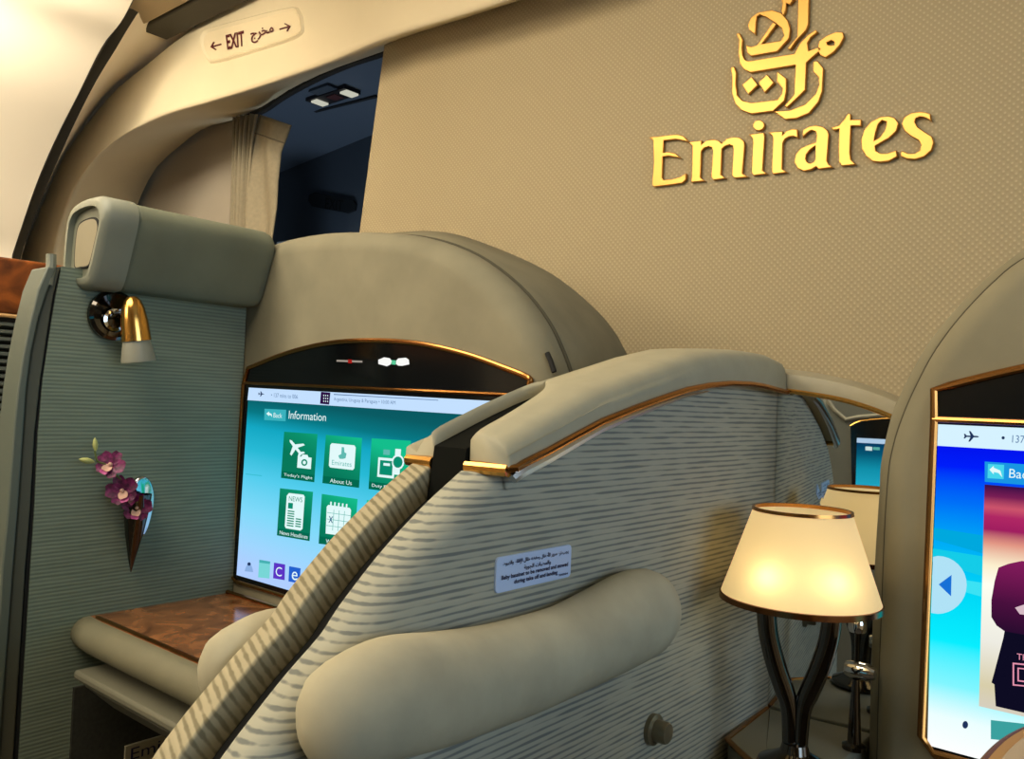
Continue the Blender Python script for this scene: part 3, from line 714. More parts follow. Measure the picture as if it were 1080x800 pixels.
sl = [PX(-.505, *p) for p in [(575.5, 371), (579.5, 370), (587, 392), (583, 394)]]
slc = PY(YE + .02, 581, 382)
obj('slot', tube([PY(YE + .012, 577, 372), PY(YE + .012, 580.5, 380), PY(YE + .012, 584.5, 392)], .0030, 10), BLK, ml)
yb_ = YE - .002
bez = [(262, 388), (300, 373), (345, 362), (390, 359), (440, 362), (490, 373), (530, 387), (557, 398), (558.5, 405)]
bez_w = smooth_pts(YL(yb_, bez), 4)
sTL, sBL, sTR = PY(yb_, 258.5, 405), PY(yb_, 245, 611), PY(yb_, 556, 419)
zb_s = sBL.z
sBR = Vector((sTR.x + .003, yb_, zb_s))
obj('bezel', prism(bez_w + [sTR, sTL], (0, .01, 0)), BLACK, ml, smooth=False)
loop = bez_w + [sTR + Vector((.003, 0, 0)), sBR + Vector((.003, 0, .012)), sBR + Vector((-.008, 0, -.001)), sBL + Vector((.012, 0, -.001)), sBL + Vector((-.003, 0, .006))] + [sTL + Vector((-.0035, 0, 0))]
obj('gold_frame', tube(loop, .0036, 10, True), COPPER, ml)
obj('gold_bar', tube([sTL + Vector((-.003, -.001, .002)), sTR + Vector((.003, -.001, .002))], .0026, 8), COPPER, ml)
obj('screen_border', prism([sTL, sTR, sBR, sBL], (0, .008, 0)), BLACK, ml, smooth=False)
ys = yb_ - .0008
iTL, iTR = PY(ys, 262.5, 408.5), PY(ys, 553, 424.5); iBL = PY(ys, 249.5, 606)
iBR = Vector((iTR.x, ys, iBL.z))
RS = root_loc(ml)
SCR_E = glow_ramp('information_page', [(0, rgb(176, 206, 255)), (.12, rgb(160, 214, 255)), (.30, rgb(128, 218, 250)), (.48, rgb(84, 206, 238)), (.62, rgb(40, 186, 214)), (.74, rgb(20, 168, 196)), (.82, rgb(8, 120, 132)), (.90, rgb(10, 92, 100)), (1, rgb(8, 84, 92))], 'Z', iBL.z, iTL.z, 1.0, RS.z, skew=.06)
scr = obj('screen', prism([iTL, iTR, iBR, iBL], (0, .001, 0)), SCR_E, ml, smooth=False)
def ui(name, px, mat, parent, lev=1, y=None, sm=0):
    yy = (y if y is not None else ys) - .0004 * lev
    p = YL(yy, px)
    return obj(name, prism(p, (0, .0003, 0)), mat, parent, smooth=False)
def ui_text(name, s, q, mat, parent, lev=2, y=None):
    yy = (y if y is not None else ys) - .0004 * lev
    return obj(name, text_quad(s, q4(yy, q), (0, 0, 0)), mat, parent, smooth=False)
BAR = glow('status_bar', rgb(196, 224, 255)); BARG = glow('status_print', rgb(96, 128, 170)); WHT = glow('ui_white', rgb(226, 250, 250)); 
DGRN = glow('tile_strip', rgb(2, 104, 78)); 
Z8 = lambda pts: zc(240, 400, 6, pts)
ui('status_bar', [(262.5, 408.5), (553, 424.5), (553, 441), (261, 421.7)], BAR, scr)
ui('badge', [(338.5, 413), (348.3, 413.8), (347, 426.5), (337.5, 425.5)], glow('badge_purple', rgb(44, 14, 66)), scr, 2)
for i in range(3): ui_text('badge_print', 'III', [(341, 416 + i * 3), (346, 416.4 + i * 3), (341, 417.5 + i * 3), (346, 417.9 + i * 3)], WHT, scr, 3)
PLANE = [(0, -1), (.9, -.22), (.35, -.2), (.55, -.75), (.3, -.78), (-.1, -.18), (-.6, -.15), (-.85, -.45), (-1, -.42), (-.85, 0)]
PLANE = [(1.0, 0), (.8, -.12), (.3, -.14), (-.15, -.85), (-.36, -.85), (-.12, -.13), (-.62, -.12), (-.82, -.38), (-.98, -.38), (-.88, 0), (-.98, .38), (-.82, .38), (-.62, .12), (-.12, .13), (-.36, .85), (-.15, .85), (.3, .14), (.8, .12)]
def plane_icon(cx, cy, s, rot=0, sy=1):
    return [(cx + s * (x * cos(rot) - y * sin(rot)), cy + sy * s * (x * sin(rot) + y * cos(rot))) for x, y in PLANE]
ui('plane_icon', plane_icon(275.5, 415.2, 3.2, .06), glow('ui_ink', rgb(30, 50, 90)), scr, 2)
ui_text('status_text', '• 137 mins to 006', [(286, 414), (314, 416), (286, 418.5), (314, 420.3)], BARG, scr)
ui_text('status_text', 'Argentina, Uruguay & Paraguay • 10:00 AM', [(352, 418.5), (417, 422.5), (352, 423.5), (417, 427.5)], BARG, scr)
ui('status_rule', [(352, 415.2), (462, 421.5), (462, 422.2), (352, 416.2)], BARG, scr, 2)
ui('back_button', Z8([(234, 185), (370, 192), (366, 264), (232, 256)]), glow('back_button', rgb(58, 178, 190)), scr)
ui('back_arrow', Z8([(245, 216), (262, 203), (262, 211), (278, 218), (281, 236), (272, 226), (262, 224), (262, 231)]), WHT, scr, 2)
ui_text('back_text', 'Back', Z8([(292, 210), (346, 214), (290, 240), (344, 244)]), WHT, scr)
ui_text('page_title', 'Information', Z8([(390, 196), (625, 214), (386, 248), (622, 264)]), WHT, scr)
TILES = [([(299.7, 455), (334.7, 457.5), (331.3, 508.3), (296.3, 503.7)], "Today's Flight"),
         ([(343.7, 458.3), (381.7, 461.7), (378.5, 514.2), (340, 509.2)], 'About Us'),
         ([(392, 462), (433.2, 464.6), (430.2, 521), (388.6, 515.4)], 'Duty Free Shop'),
         ([(443, 466), (487, 469), (484, 528), (440, 522)], 'Contact Us'),
         ([(295.3, 514.6), (330, 518.4), (326.3, 570.3), (292, 564.3)], 'News Headlines'),
         ([(339.4, 520.6), (377, 526), (373, 578), (336, 573)], "What's On"),
         ([(387, 527), (430, 533), (427, 590), (384, 584)], 'Weather')]
def tmat(i, q):
    zs = [PY(ys, *p).z for p in q]
    return glow_ramp('tile_green_%s' % 'abcdefg'[i], [(0, rgb(8, 120, 90)), (.5, rgb(12, 146, 108)), (1, rgb(20, 190, 140))], 'Z', min(zs), max(zs), 1.0, RS.z, skew=.25)
def qp(q, u, v):
    (ax, ay), (bx, by), (cx, cy), (dx, dy) = q
    return ((ax * (1 - u) + bx * u) * (1 - v) + (dx * (1 - u) + cx * u) * v, (ay * (1 - u) + by * u) * (1 - v) + (dy * (1 - u) + cy * u) * v)
def qs(q, pts): return [qp(q, u, v) for u, v in pts]
rect = lambda u0, v0, u1, v1: [(u0, v0), (u1, v0), (u1, v1), (u0, v1)]
tq = lambda q, u0, v0, u1, v1: [qp(q, u0, v0), qp(q, u1, v0), qp(q, u0, v1), qp(q, u1, v1)]
GRN = glow('tile_ink', rgb(10, 140, 110)); TEALI = glow('tile_teal_ink', rgb(96, 186, 176))
for i, (q, s) in enumerate(TILES):
    t = ui('tile', q, tmat(i, q), scr)
    ui('caption_strip', qs(q, rect(0, .85, 1, 1)), DGRN, scr, 2)
    ui_text('caption', s, tq(q, .2 if len(s) < 10 else .08, .885, .8 if len(s) < 10 else .94, .965), WHT, scr, 3)
    if i == 0:
        c = qp(q, .38, .32); ui('plane_icon', plane_icon(c[0], c[1], 10.5, radians(-128), 1.0), WHT, scr, 2)
        ui('camera_icon', qs(q, [(.46, .50), (.56, .50), (.60, .45), (.74, .45), (.78, .50), (.87, .50), (.87, .74), (.46, .74)]), WHT, scr, 2)
        c = qp(q, .665, .615); ui('camera_lens', ellipse(c[0], c[1], 3.2, 3.6), GRN, scr, 3); ui('camera_lens', ellipse(c[0], c[1], 1.6, 1.9), WHT, scr, 4)
    if i == 1:
        ui('card_icon', qs(q, [(.18, .16), (.80, .16), (.84, .20), (.84, .62), (.80, .66), (.18, .66), (.14, .62), (.14, .20)]), WHT, scr, 2)
        ui_text('card_print', 'Emirates', tq(q, .22, .50, .76, .60), TEALI, scr, 3)
        ui('card_emblem', qs(q, [(.46, .22), (.52, .22), (.54, .32), (.60, .34), (.58, .44), (.50, .46), (.42, .46), (.38, .40), (.46, .36)]), TEALI, scr, 3)
    if i == 2:
        ui('bag_icon', qs(q, rect(.20, .36, .62, .74)), WHT, scr, 2); ui('bag_icon_face', qs(q, rect(.25, .41, .57, .69)), GRN, scr, 3)
        ui('bag_icon_label', qs(q, rect(.34, .46, .50, .51)), WHT, scr, 4)
        ui('bottle_icon', qs(q, rect(.32, .20, .48, .30)), TEALI, scr, 2)
        c = qp(q, .70, .42); ui('watch_icon', qs(q, rect(.62, .17, .76, .66)), WHT, scr, 2); ui('watch_icon_face', ellipse(c[0], c[1], 6.6, 8), WHT, scr, 3); ui('watch_icon_dial', ellipse(c[0], c[1], 4.9, 6), GRN, scr, 4)
    if i == 4:
        ui('paper_icon', qs(q, [(.28, .08), (.72, .08), (.76, .12), (.76, .78), (.70, .82), (.26, .82), (.22, .78), (.22, .14)]), WHT, scr, 2)
        ui_text('paper_print', 'NEWS', tq(q, .29, .14, .70, .24), GRN, scr, 3)
        ui('paper_picture', qs(q, rect(.28, .28, .42, .40)), GRN, scr, 3)
        for k in range(7): ui('paper_line', qs(q, rect(.28, .44 + .05 * k, .48, .465 + .05 * k)), GRN, scr, 3)
        for k in range(4): ui('paper_line', qs(q, rect(.54, .58 + .05 * k, .70, .605 + .05 * k)), GRN, scr, 3)
    if i == 5:
        ui('calendar_icon', qs(q, [(.20, .20), (.80, .20), (.84, .24), (.84, .78), (.18, .78), (.16, .24)]), WHT, scr, 2)
        for k in range(5): ui('calendar_ring', qs(q, rect(.25 + .11 * k, .13, .29 + .11 * k, .21)), WHT, scr, 2)
        for k in range(3): ui('calendar_line', qs(q, rect(.18, .35 + .13 * k, .84, .36 + .13 * k)), TEALI, scr, 3)
        for k in range(3): ui('calendar_line', qs(q, rect(.36 + .15 * k, .28, .37 + .15 * k, .70)), TEALI, scr, 3)
        ui_text('calendar_mark', 'x', tq(q, .24, .42, .36, .55), glow('mark_blue', rgb(20, 90, 130)), scr, 4)
BI = lambda pts: zc(240, 560, 10, pts)
ui('hat_icon', BI([(210, 330), (240, 330), (245, 350), (262, 395), (268, 430), (180, 422), (190, 385), (208, 350)]), glow('hat_icon_a', rgb(140, 176, 226)), scr)
ui('hat_icon_dot', ellipse(262.6, 594.5, 1.7, 1.8), glow('ui_ink', rgb(30, 50, 90)), scr, 2)
ui('app_icon', BI([(335, 300), (448, 318), (440, 498), (322, 485)]), glow('app_teal', rgb(120, 214, 214)), scr)
ui('app_icon_head', BI([(335, 300), (448, 318), (446, 345), (334, 330)]), glow('app_teal_dark', rgb(70, 176, 178)), scr, 2)
ui('app_icon', BI([(490, 330), (606, 350), (600, 515), (480, 495)]), glow('app_purple', rgb(92, 52, 196)), scr)
ui_text('app_icon_letter', 'C', BI([(510, 372), (575, 382), (505, 470), (570, 478)]), WHT, scr, 2)
ui('app_icon', BI([(650, 368), (769, 390), (757, 550), (642, 528)]), glow('app_blue', rgb(34, 96, 206)), scr)
ui_text('app_icon_letter', 'e', BI([(680, 420), (740, 430), (675, 512), (735, 518)]), WHT, scr, 2)
ui('side_rule', [(259, 499), (276, 501), (276, 502), (259, 500)], glow('wave_line', rgb(60, 190, 210)), scr, 1)
# indicator lamps in the bezel
ui('indicator_bar', [(355, 379.2), (382, 380.2), (382, 382.2), (355, 381.2)], glow('indicator_white', rgb(196, 184, 170), .6), ml, 1, yb_)
ui('indicator_dot', [(367, 378.8), (371, 379), (371, 383), (367, 382.8)], glow('indicator_red', rgb(168, 30, 24), .9), ml, 3, yb_)
IW = glow('indicator_bright', rgb(250, 250, 246))
ui('indicator_lamp', [(399, 379), (402, 378), (405, 376.6), (411, 377.6), (413, 380.5), (412, 384), (408, 386), (404, 385), (399, 383.6)], IW, ml, 1, yb_)
ui('indicator_lamp', [(418, 380), (420, 377.8), (428, 377), (431, 379.2), (431.5, 384), (424, 385.6), (420, 385.4), (417.5, 383.5)], IW, ml, 1, yb_)
ui('indicator_dot', [(413, 379.5), (417.5, 380), (417, 384.5), (413, 384)], glow('indicator_green', rgb(90, 200, 150)), ml, 2, yb_)

# ------------------------------------------------------------ our own monitor on the right
YM = .77
mr = thing('right_monitor', 'tall screen with a film poster page at the right edge of the photo', 'monitor', (.08, YM + .05, .7))
S1 = zc(780, 250, 3.2, [(-50, 0), (500, 0)])
o_px = [(1180, 246), (1130, 256), (1080, 276), (1048, 302), (1020, 331), (1000, 356), (983, 382), (964, 420), (952, 450), (945, 475), (941, 500), (937, 560), (934, 640), (931, 720), (929, 800)]
P = smooth_pts(YL(YM + .03, o_px), 4)[::-1]
cxm = .10
mirx = lambda L: [Vector((2 * cxm - p.x, p.y, p.z)) for p in L]
P_top = [p for p in P]
out = [Vector((P[0].x, 0, .0))] + P + mirx(P)[::-1] + [Vector((2 * cxm - P[0].x, 0, .0))]
out = [o for i, o in enumerate(out) if i == 0 or (o - out[i - 1]).length > 1e-4]
obj('shell', round_slab(1, out, YM, .805, .022, .004, 8), SHELL, mr, ang=50)
obj('seam', tube([Vector((p.x - .0008, YM + .027, p.z)) for p in P], .0022, 8), plain('seam_shadow', rgb(70, 66, 50), .9), mr)
o_px2 = [(1180, 222), (1130, 236), (1080, 264), (1046, 289), (1013, 321), (982, 358.5), (963, 390), (949, 418), (940, 441), (930, 487), (928, 520), (923, 600), (919, 720), (917, 800)]
P2 = smooth_pts(YL(YM + .04, o_px2), 4)[::-1]
out = [Vector((P2[0].x, 0, .0))] + P2 + mirx(P2)[::-1] + [Vector((2 * cxm - P2[0].x, 0, .0))]
out = [o for i, o in enumerate(out) if i == 0 or (o - out[i - 1]).length > 1e-4]
obj('rear_shell', round_slab(1, out, YM + .028, .812, .012, .002, 8), SHELL, mr, ang=50)
yb2 = YM - .002
C = lambda px: PY(yb2, *px)
tl, arcp = C((985.5, 411)), [(1000, 407), (1030, 399), (1060, 392), (1090, 386)]
arc = [C(p) for p in arcp]
xm = cxm
topz = arc[-1].z + .006
pa_ = C((1080, 388)); kq = (tl.z - pa_.z) / ((tl.x - xm) ** 2 - (pa_.x - xm) ** 2)
arcL = [Vector((tl.x + (xm - tl.x) * k / 24, yb2, tl.z + kq * ((tl.x + (xm - tl.x) * k / 24 - xm) ** 2 - (tl.x - xm) ** 2))) for k in range(25)]
arcF = arcL + mirx(arcL)[::-1][1:]
bL = C((987, 442)); bl = C((972, 770)); zbot = C((990, 796)).z
wR = lambda p: Vector((2 * xm - p.x, p.y, p.z))
obj('bezel', prism(arcF + [wR(bL), bL], (0, .01, 0)), BLACK, mr, smooth=False)
bl2 = Vector((bl.x, yb2, zbot + .012)); bl3 = Vector((bl.x + .010, yb2, zbot))
loop = arcF + [wR(bL), wR(bl2), wR(bl3), bl3, bl2, bL + Vector((-.001, 0, 0))]
obj('gold_frame', tube(loop, .0036, 10, True), COPPER, mr)
obj('gold_bar', tube([bL + Vector((-.002, -.001, 0)), wR(bL) + Vector((.002, -.001, 0))], .0028, 8), COPPER, mr)
obj('screen_border', prism([bL, wR(bL), wR(bl3), bl3], (0, .008, 0)), BLACK, mr, smooth=False)
y2 = yb2 - .0008
a1, a2 = PY(y2, 986.5, 447), PY(y2, 978.5, 772)
zb2 = zbot + .006
RM = root_loc(mr)
SCR_R = glow_ramp('film_page', [(0, rgb(255, 255, 255)), (.10, rgb(236, 255, 255)), (.20, rgb(130, 246, 255)), (.33, rgb(8, 238, 255)), (.50, rgb(0, 214, 246)), (.62, rgb(0, 176, 246)), (.76, rgb(0, 112, 248)), (.87, rgb(0, 30, 250)), (1, rgb(4, 0, 226))], 'Z', zb2, a1.z, 1.0, RM.z)
sc2 = obj('screen', prism([a1, wR(a1), Vector((2 * xm - a2.x, y2, zb2)), Vector((a2.x, y2, zb2))], (0, .001, 0)), SCR_R, mr, smooth=False)
def u2(name, px, mat, lev=1): return ui(name, px, mat, sc2, lev, y2)
def u2w(name, P_, mat, lev=1): return obj(name, prism([Vector((p.x, y2 - .0004 * lev, p.z)) for p in P_], (0, .0003, 0)), mat, sc2, smooth=False)
b1, b2 = PY(y2, 986.5, 447), PY(y2, 985.5, 469.6)
u2w('status_bar', [b1, wR(b1), Vector((wR(b1).x, y2, b2.z)), b2], glow('status_bar_pale', rgb(214, 242, 255)))
u2('plane_icon', plane_icon(1024.5, 460, 8.2, .05, .8), glow('ui_ink', rgb(30, 50, 90)), 2)
u2('status_dot', ellipse(1058, 461.5, 1.7, 1.7), glow('ui_ink', rgb(30, 50, 90)), 2)
q = q4(y2, [(1068, 458.5), (1135, 462), (1067.5, 466.5), (1134, 470)])
obj('status_text', text_quad('137 mins to 006', q, (0, -.0008, 0)), BARG, sc2, smooth=False)
# wave bands in the page background
for k, (ya, yb3, c) in enumerate([(556, 566, rgb(0, 168, 222)), (578, 590, rgb(20, 204, 232)), (606, 612, rgb(60, 226, 244))]):
    u2('wave_band', [(983, ya), (1040, ya + 9), (1039, yb3 + 18), (983, yb3 + 2)], glow('wave_' + 'abc'[k], c), 1)
cc = [(984, 587)] + [(989 + 30.5 * sin(t), 616.5 - 30.5 * cos(t)) for t in [k * pi / 16 for k in range(17)]] + [(982, 646)]
u2('arrow_disc', cc, glow('arrow_disc', rgb(176, 226, 246)), 3)
u2('arrow_mark', [(990, 616), (1003.5, 606), (1003, 628.5)], glow('arrow_blue', rgb(22, 112, 214)), 4)
bt = YL(y2, [(1038.7, 486.5), (1038.7, 507.8)])
xr2 = xm + .06
u2w('back_button', [bt[0], Vector((xr2, 0, bt[0].z)), Vector((xr2, 0, bt[1].z)), bt[1]], glow('back_button_blue', rgb(26, 150, 226)), 1)
u2('back_tile', [(1042, 489), (1059, 490), (1058.5, 505), (1041.5, 504)], glow('back_tile', rgb(70, 214, 236)), 2)
u2('back_arrow', [(1043.5, 495), (1048, 491), (1048, 493), (1055, 496), (1057, 503), (1053, 498.5), (1048, 497.5), (1048, 500)], WHT, 3)
q = q4(y2, [(1065, 494), (1092, 496), (1064.5, 503.5), (1091.5, 505.5)])
obj('back_text', text_quad('Back', q, (0, -.0012, 0)), WHT, sc2, smooth=False)
pt = YL(y2, [(1038.7, 510.6), (1032.7, 744)])
POST = glow_ramp('poster', [(0, rgb(214, 206, 190)), (.10, rgb(216, 206, 170)), (.3, rgb(238, 236, 226)), (.55, rgb(255, 255, 240)), (.64, rgb(252, 240, 206)), (.74, rgb(226, 150, 132)), (.80, rgb(160, 30, 95)), (.86, rgb(176, 40, 100)), (.90, rgb(204, 84, 108)), (.95, rgb(120, 30, 84)), (1, rgb(50, 14, 70))], 'Z', pt[1].z, pt[0].z, 1.0, RM.z)
xp = pt[0].x + .19
u2w('poster', [pt[0], Vector((xp, 0, pt[0].z)), Vector((xp, 0, pt[1].z)), Vector((pt[1].x, 0, pt[1].z))], POST, 2)
xf = pt[0].x + .085
mf = lambda L: [Vector((2 * xf - p.x, p.y, p.z)) for p in L]
jk = YL(y2, [(1078, 591), (1064, 594), (1053.5, 598), (1049.5, 612), (1046, 632), (1046, 650), (1051.5, 659), (1060, 665)])
JK = glow_ramp('jacket', [(0, rgb(40, 12, 46)), (.4, rgb(74, 16, 62)), (1, rgb(132, 28, 92))], 'Z', jk[-1].z, jk[0].z, 1, RM.z)
zh = jk[0].z
u2w('poster_jacket', jk[::-1] + mf(jk), JK, 4)
lg = YL(y2, [(1060, 664), (1058.5, 672), (1048.5, 710), (1046, 719), (1049, 721), (1050.5, 744)])
u2w('poster_trousers', lg + mf(lg)[::-1], glow('poster_dark', rgb(14, 12, 34)), 3)
hd = YL(y2, [(1071, 640), (1080, 637), (1090, 639), (1096, 645), (1086, 648), (1076, 647)])
u2w('poster_hands', hd, glow('poster_skin', rgb(214, 186, 196)), 5)
hc = Vector((xf, 0, zh + .022))
u2w('poster_neck', [Vector((xf - .007, 0, zh - .012)), Vector((xf + .007, 0, zh - .012)), Vector((xf + .006, 0, zh + .014)), Vector((xf - .006, 0, zh + .014))], glow('poster_skin', rgb(214, 186, 196)), 5)
u2w('poster_head', [hc + Vector((.012 * cos(t), 0, .017 * sin(t))) for t in [k * pi / 10 for k in range(20)]], glow('poster_skin', rgb(214, 186, 196)), 4)
u2w('poster_hair', [hc + Vector((.0135 * cos(t), 0, .004 + .0155 * sin(t))) for t in [k * pi / 10 for k in range(11)]], glow('poster_dark', rgb(14, 12, 34)), 5)
PKL = glow('poster_pink', rgb(232, 150, 176))
q = q4(y2, [(1073, 688), (1088, 690), (1073, 694.5), (1088, 696.5)]); obj('poster_print', text_quad('The', q, (0, -.0024, 0)), PKL, sc2, smooth=False)
u2('poster_letter', [(1068, 698.5), (1084, 700), (1084, 706), (1074.5, 705), (1074.5, 717), (1084, 718), (1084, 724), (1068, 722.5)], PKL, 6)
u2('poster_letter_face', [(1069.6, 700.2), (1082.5, 701.5), (1082.5, 704.6), (1073, 703.6), (1073, 718.2), (1082.5, 719.4), (1082.5, 722.5), (1069.6, 721.2)], glow('poster_dark', rgb(14, 12, 34)), 7)
u2('hat_dot', ellipse(1018, 764, 3, 4), glow('ui_ink', rgb(30, 50, 90)), 2)
u2('play_tile', [(1045, 759), (1090, 764), (1090, 784), (1045, 779)], glow('play_teal', rgb(60, 160, 158)), 2)

# ================================================================== divider between the two suites
XF, XLs = -.33, -.357         # face towards us, far corner of our half
XE1, XE2 = -.382, -.404       # the neighbour's half
YMIR = .815
pd = thing('suite_divider', 'ribbed fabric divider with padded cap between the two centre suites', 'divider', (-.37, .45, 0))
edge_px = [(500, 484), (493, 487), (455, 521), (428, 548), (394, 586), (354, 638), (335, 667), (300, 707), (267.5, 747.5), (235, 790), (205, 835), (180, 885)]
edge = smooth_pts(XL(XLs, edge_px), 3)
eb = edge[-1]
crease_px = [(521, 470), (542, 458), (580, 436), (630, 410), (680, 392), (719, 377.6), (745, 371), (784, 370.6), (809.6, 373.7), (825, 381)]
XC = -.3245
crease = XL(XC, crease_px)
def cz(y):   # cap crease height along the divider
    P_ = crease
    if y <= P_[0].y: a, b = P_[0], P_[1]
    elif y >= P_[-1].y: a, b = P_[-2], P_[-1]
    else:
        for a, b in zip(P_, P_[1:]):
            if a.y <= y <= b.y: break
    return a.z + (b.z - a.z) * (y - a.y) / (b.y - a.y)
YEND = YMIR + .03
topl = [Vector((XLs, y, cz(y) - .018)) for y in [.40, .45, .5, .55, .6, .65, .7, .75, YEND]]
topl = [p for p in topl if p.y > edge[0].y + .01]
outl = [p for p in edge][::-1]
outl = [Vector((XLs, eb.y - .03, .5)), Vector((XLs, eb.y - .035, .02))][::-1] + outl + topl + [Vector((XLs, YEND, .02))]
obj('divider_panel', round_slab(0, outl, XF, XLs, .017, .004, 8), RIB, pd, ang=60, label='near half of the divider with horizontal ribs')
outE = [Vector((XE1, p.y, p.z)) for p in outl]
obj('divider_panel', round_slab(0, outE, XE1, XE2, .002, .006, 6), RIBE, pd, ang=60, label='far half of the divider with slanting ribs')
outM = [Vector((0, p.y + .012, p.z - .012)) for p in outl[:-1]] + [outl[-1]]
obj('sliding_screen', round_slab(0, outM, XLs - .001, XE1 + .001, 0, 0), BLK, pd, smooth=False, label='black gap filler between the two halves')
# cap -------------------------------------------------------------------
XG = -.318
gold_px = [(544, 492), (580, 474), (630, 446), (680, 425.6), (732, 408), (765.6, 404), (797, 405), (820, 411)]
gold_w = XL(XG, gold_px)
def gzf(y):
    P_ = gold_w
    if y <= P_[0].y: a, b = P_[0], P_[1]
    elif y >= P_[-1].y: a, b = P_[-2], P_[-1]
    else:
        for a, b in zip(P_, P_[1:]):
            if a.y <= y <= b.y: break
    return a.z + (b.z - a.z) * (y - a.y) / (b.y - a.y)
y0 = .385
SL = [(.385, -.3520, -.3815), (.415, -.3522, -.3815), (.435, -.3545, -.3812), (.455, -.3585, -.3808), (.470, -.3630, -.3800), (.482, -.3690, -.3785), (.490, -.3745, -.3750), (.5, -.3748, -.3748), (9, -.3748, -.3748)]
def slot_x(y):
    for a, b in zip(SL, SL[1:]):
        if y <= b[0]:
            t = max(0, (y - a[0]) / (b[0] - a[0])); return a[1] + (b[1] - a[1]) * t, a[2] + (b[2] - a[2]) * t
def half_ring(y, near, k):
    c, g = cz(y), gzf(y); a, b = slot_x(y); r = .003 if y < .488 else .0001
    if near: P_ = [(XG, g), (XG - .001, g + .008), (XG - .001, g + (c - g) * .5), (XC + .0044, c - .0105), (XC + .0038, c - .008), (XC + .001, c - .0030), (XC - .005, c), (XC - .008, c + .0010), (XC - .014, c + .0020), (a + r + (XC - .008 - a) * .4, c + .003), (a + r, c + .0035), (a, c + .0035 - r), (a, g)]
    else: P_ = [(b, g), (b, c + .0035 - r), (b - r, c + .0035), (min(b - r - .0005, -.385), c + .0015), (-.393, c - .003), (-.400, c - .013), (-.407, g + (c - g) * .45), (-.4095, g + .008), (-.410, g)]
    cx = -.338 if near else -.396
    return [Vector((cx + (x - cx) * k, y, g + (z - g) * (.9 + .1 * (k - .93) / .07 if k < 1 else 1))) for x, z in P_]
ysn = [y0, y0 + .002, y0 + .006, y0 + .012, .41, .42, .435, .445, .455, .463, .47, .476, .482, .487, .49, .5, .52, .56, .6, .64, .68, .72, .75, .78, YMIR - .006]
kk = [.93, .965, .99, 1]
capo = obj('cap', join(*[loft([half_ring(y, nr, kk[min(i, 3)]) for i, y in enumerate(ysn)]) for nr in (True, False)]), CAPM, pd, ang=75)
fil = [Vector((0, y, cz(y) - .006)) for y in (.383, .40, .42, .44, .46, .49)]
fil = fil + [Vector((0, .49, .99)), Vector((0, .378, .985))]
obj('slot_lining', prism([Vector((-.3525, p.y, p.z)) for p in fil], (-.028, 0, 0)), plain('slot_dark', rgb(20, 21, 18), .95, spec=.05), pd, smooth=False)
# gold trim along the foot of the cap, wrapping round its end
gl_pts = [Vector((XG + .001, y, gzf(y))) for y in [y0 + .012, .42, .45, .48, .52, .56, .6, .64, .68, .72, .75, .78, YMIR - .007]]
obj('gold_trim', tube([Vector((XG - .004, y0 + .001, gzf(y0))), Vector((XG + .0005, y0 + .005, gzf(y0 + .005) - .0008))] + gl_pts, .0026, 10), COPPER, pd)
sil = [p + Vector((-.002, 0, -.0052)) for p in gl_pts[:8]]
obj('chrome_underside', tube([Vector((XG - .003, y0 + .006, gzf(y0) - .006))] + sil, [.0035, .0042, .004, .0036, .0032, .0026, .002, .0014, .0008], 8), plain('satin_silver', rgb(206, 206, 206), .3, 1.0), pd)
g_ = gzf(y0) - .001
obj('gold_end', tube([(XG - .003, y0 + .002, g_), (-.3525, y0 - .001, g_)], .0042, 10), GOLD, pd)
obj('gold_end', tube([(-.381, y0 - .001, g_), (-.408, y0 + .002, g_)], .0042, 10), GOLD, pd)
# placard on the divider ---------------------------------------------------
XP = XF + .0015
def pq(L): return [PX(XP, *p) for p in L]
pl4 = pq([(524, 588.5), (602, 573.5), (522.5, 628), (603, 606)])
ymin, ymax = (pl4[0].y + pl4[2].y) / 2, (pl4[1].y + pl4[3].y) / 2
zt1, zb1 = (pl4[0].z + pl4[1].z) / 2, (pl4[2].z + pl4[3].z) / 2
rr = .003
cor = []
for (cy, cz_, a0) in ((ymax - rr, zt1 - rr, 0), (ymin + rr, zt1 - rr, 90), (ymin + rr, zb1 + rr, 180), (ymax - rr, zb1 + rr, 270)):
    for k in range(5): t = radians(a0 + 22.5 * k); cor.append(Vector((XP, cy + rr * cos(t), cz_ + rr * sin(t))))
plc = obj('placard', prism(cor, (-.003, 0, 0)), LABELM, pd, bevel=.0004, label='white notice with navy print about stowing the bassinet')
H_ = zt1 - zb1; W_ = ymax - ymin
def ptext(s, u0, u1, v0, v1):
    q = [Vector((XP, ymin + W_ * u, zt1 - H_ * v)) for u, v in ((u0, v0), (u1, v0), (u0, v1), (u1, v1))]
    obj('lettering', text_quad(s, q, (.0004, 0, 0), bold=.03), NAVYTXT, plc, smooth=False)
ptext(arabic('يجب نزع سرير الأطفال وحفظه خلال الإقلاع والهبوط'), .07, .95, .10, .30)
ptext(arabic('والمطبات الجوية'), .34, .70, .34, .50)
ptext('Baby bassinet to be removed and stowed', .06, .95, .52, .68)
ptext('during take off and landing', .22, .80, .70, .86)
ptext('330504', .82, .95, .84, .90)
kn = PX(XF + .004, 687, 768)
obj('knob', lathe(PX(XF, 687, 768), [(.012, 0), (.012, .004), (.0085, .005), (.0085, .013), (.0075, .015), (0, .0152)], 28, (1, 0, 0)), plain('knob_bronze', rgb(126, 116, 92), .35, .6), pd)

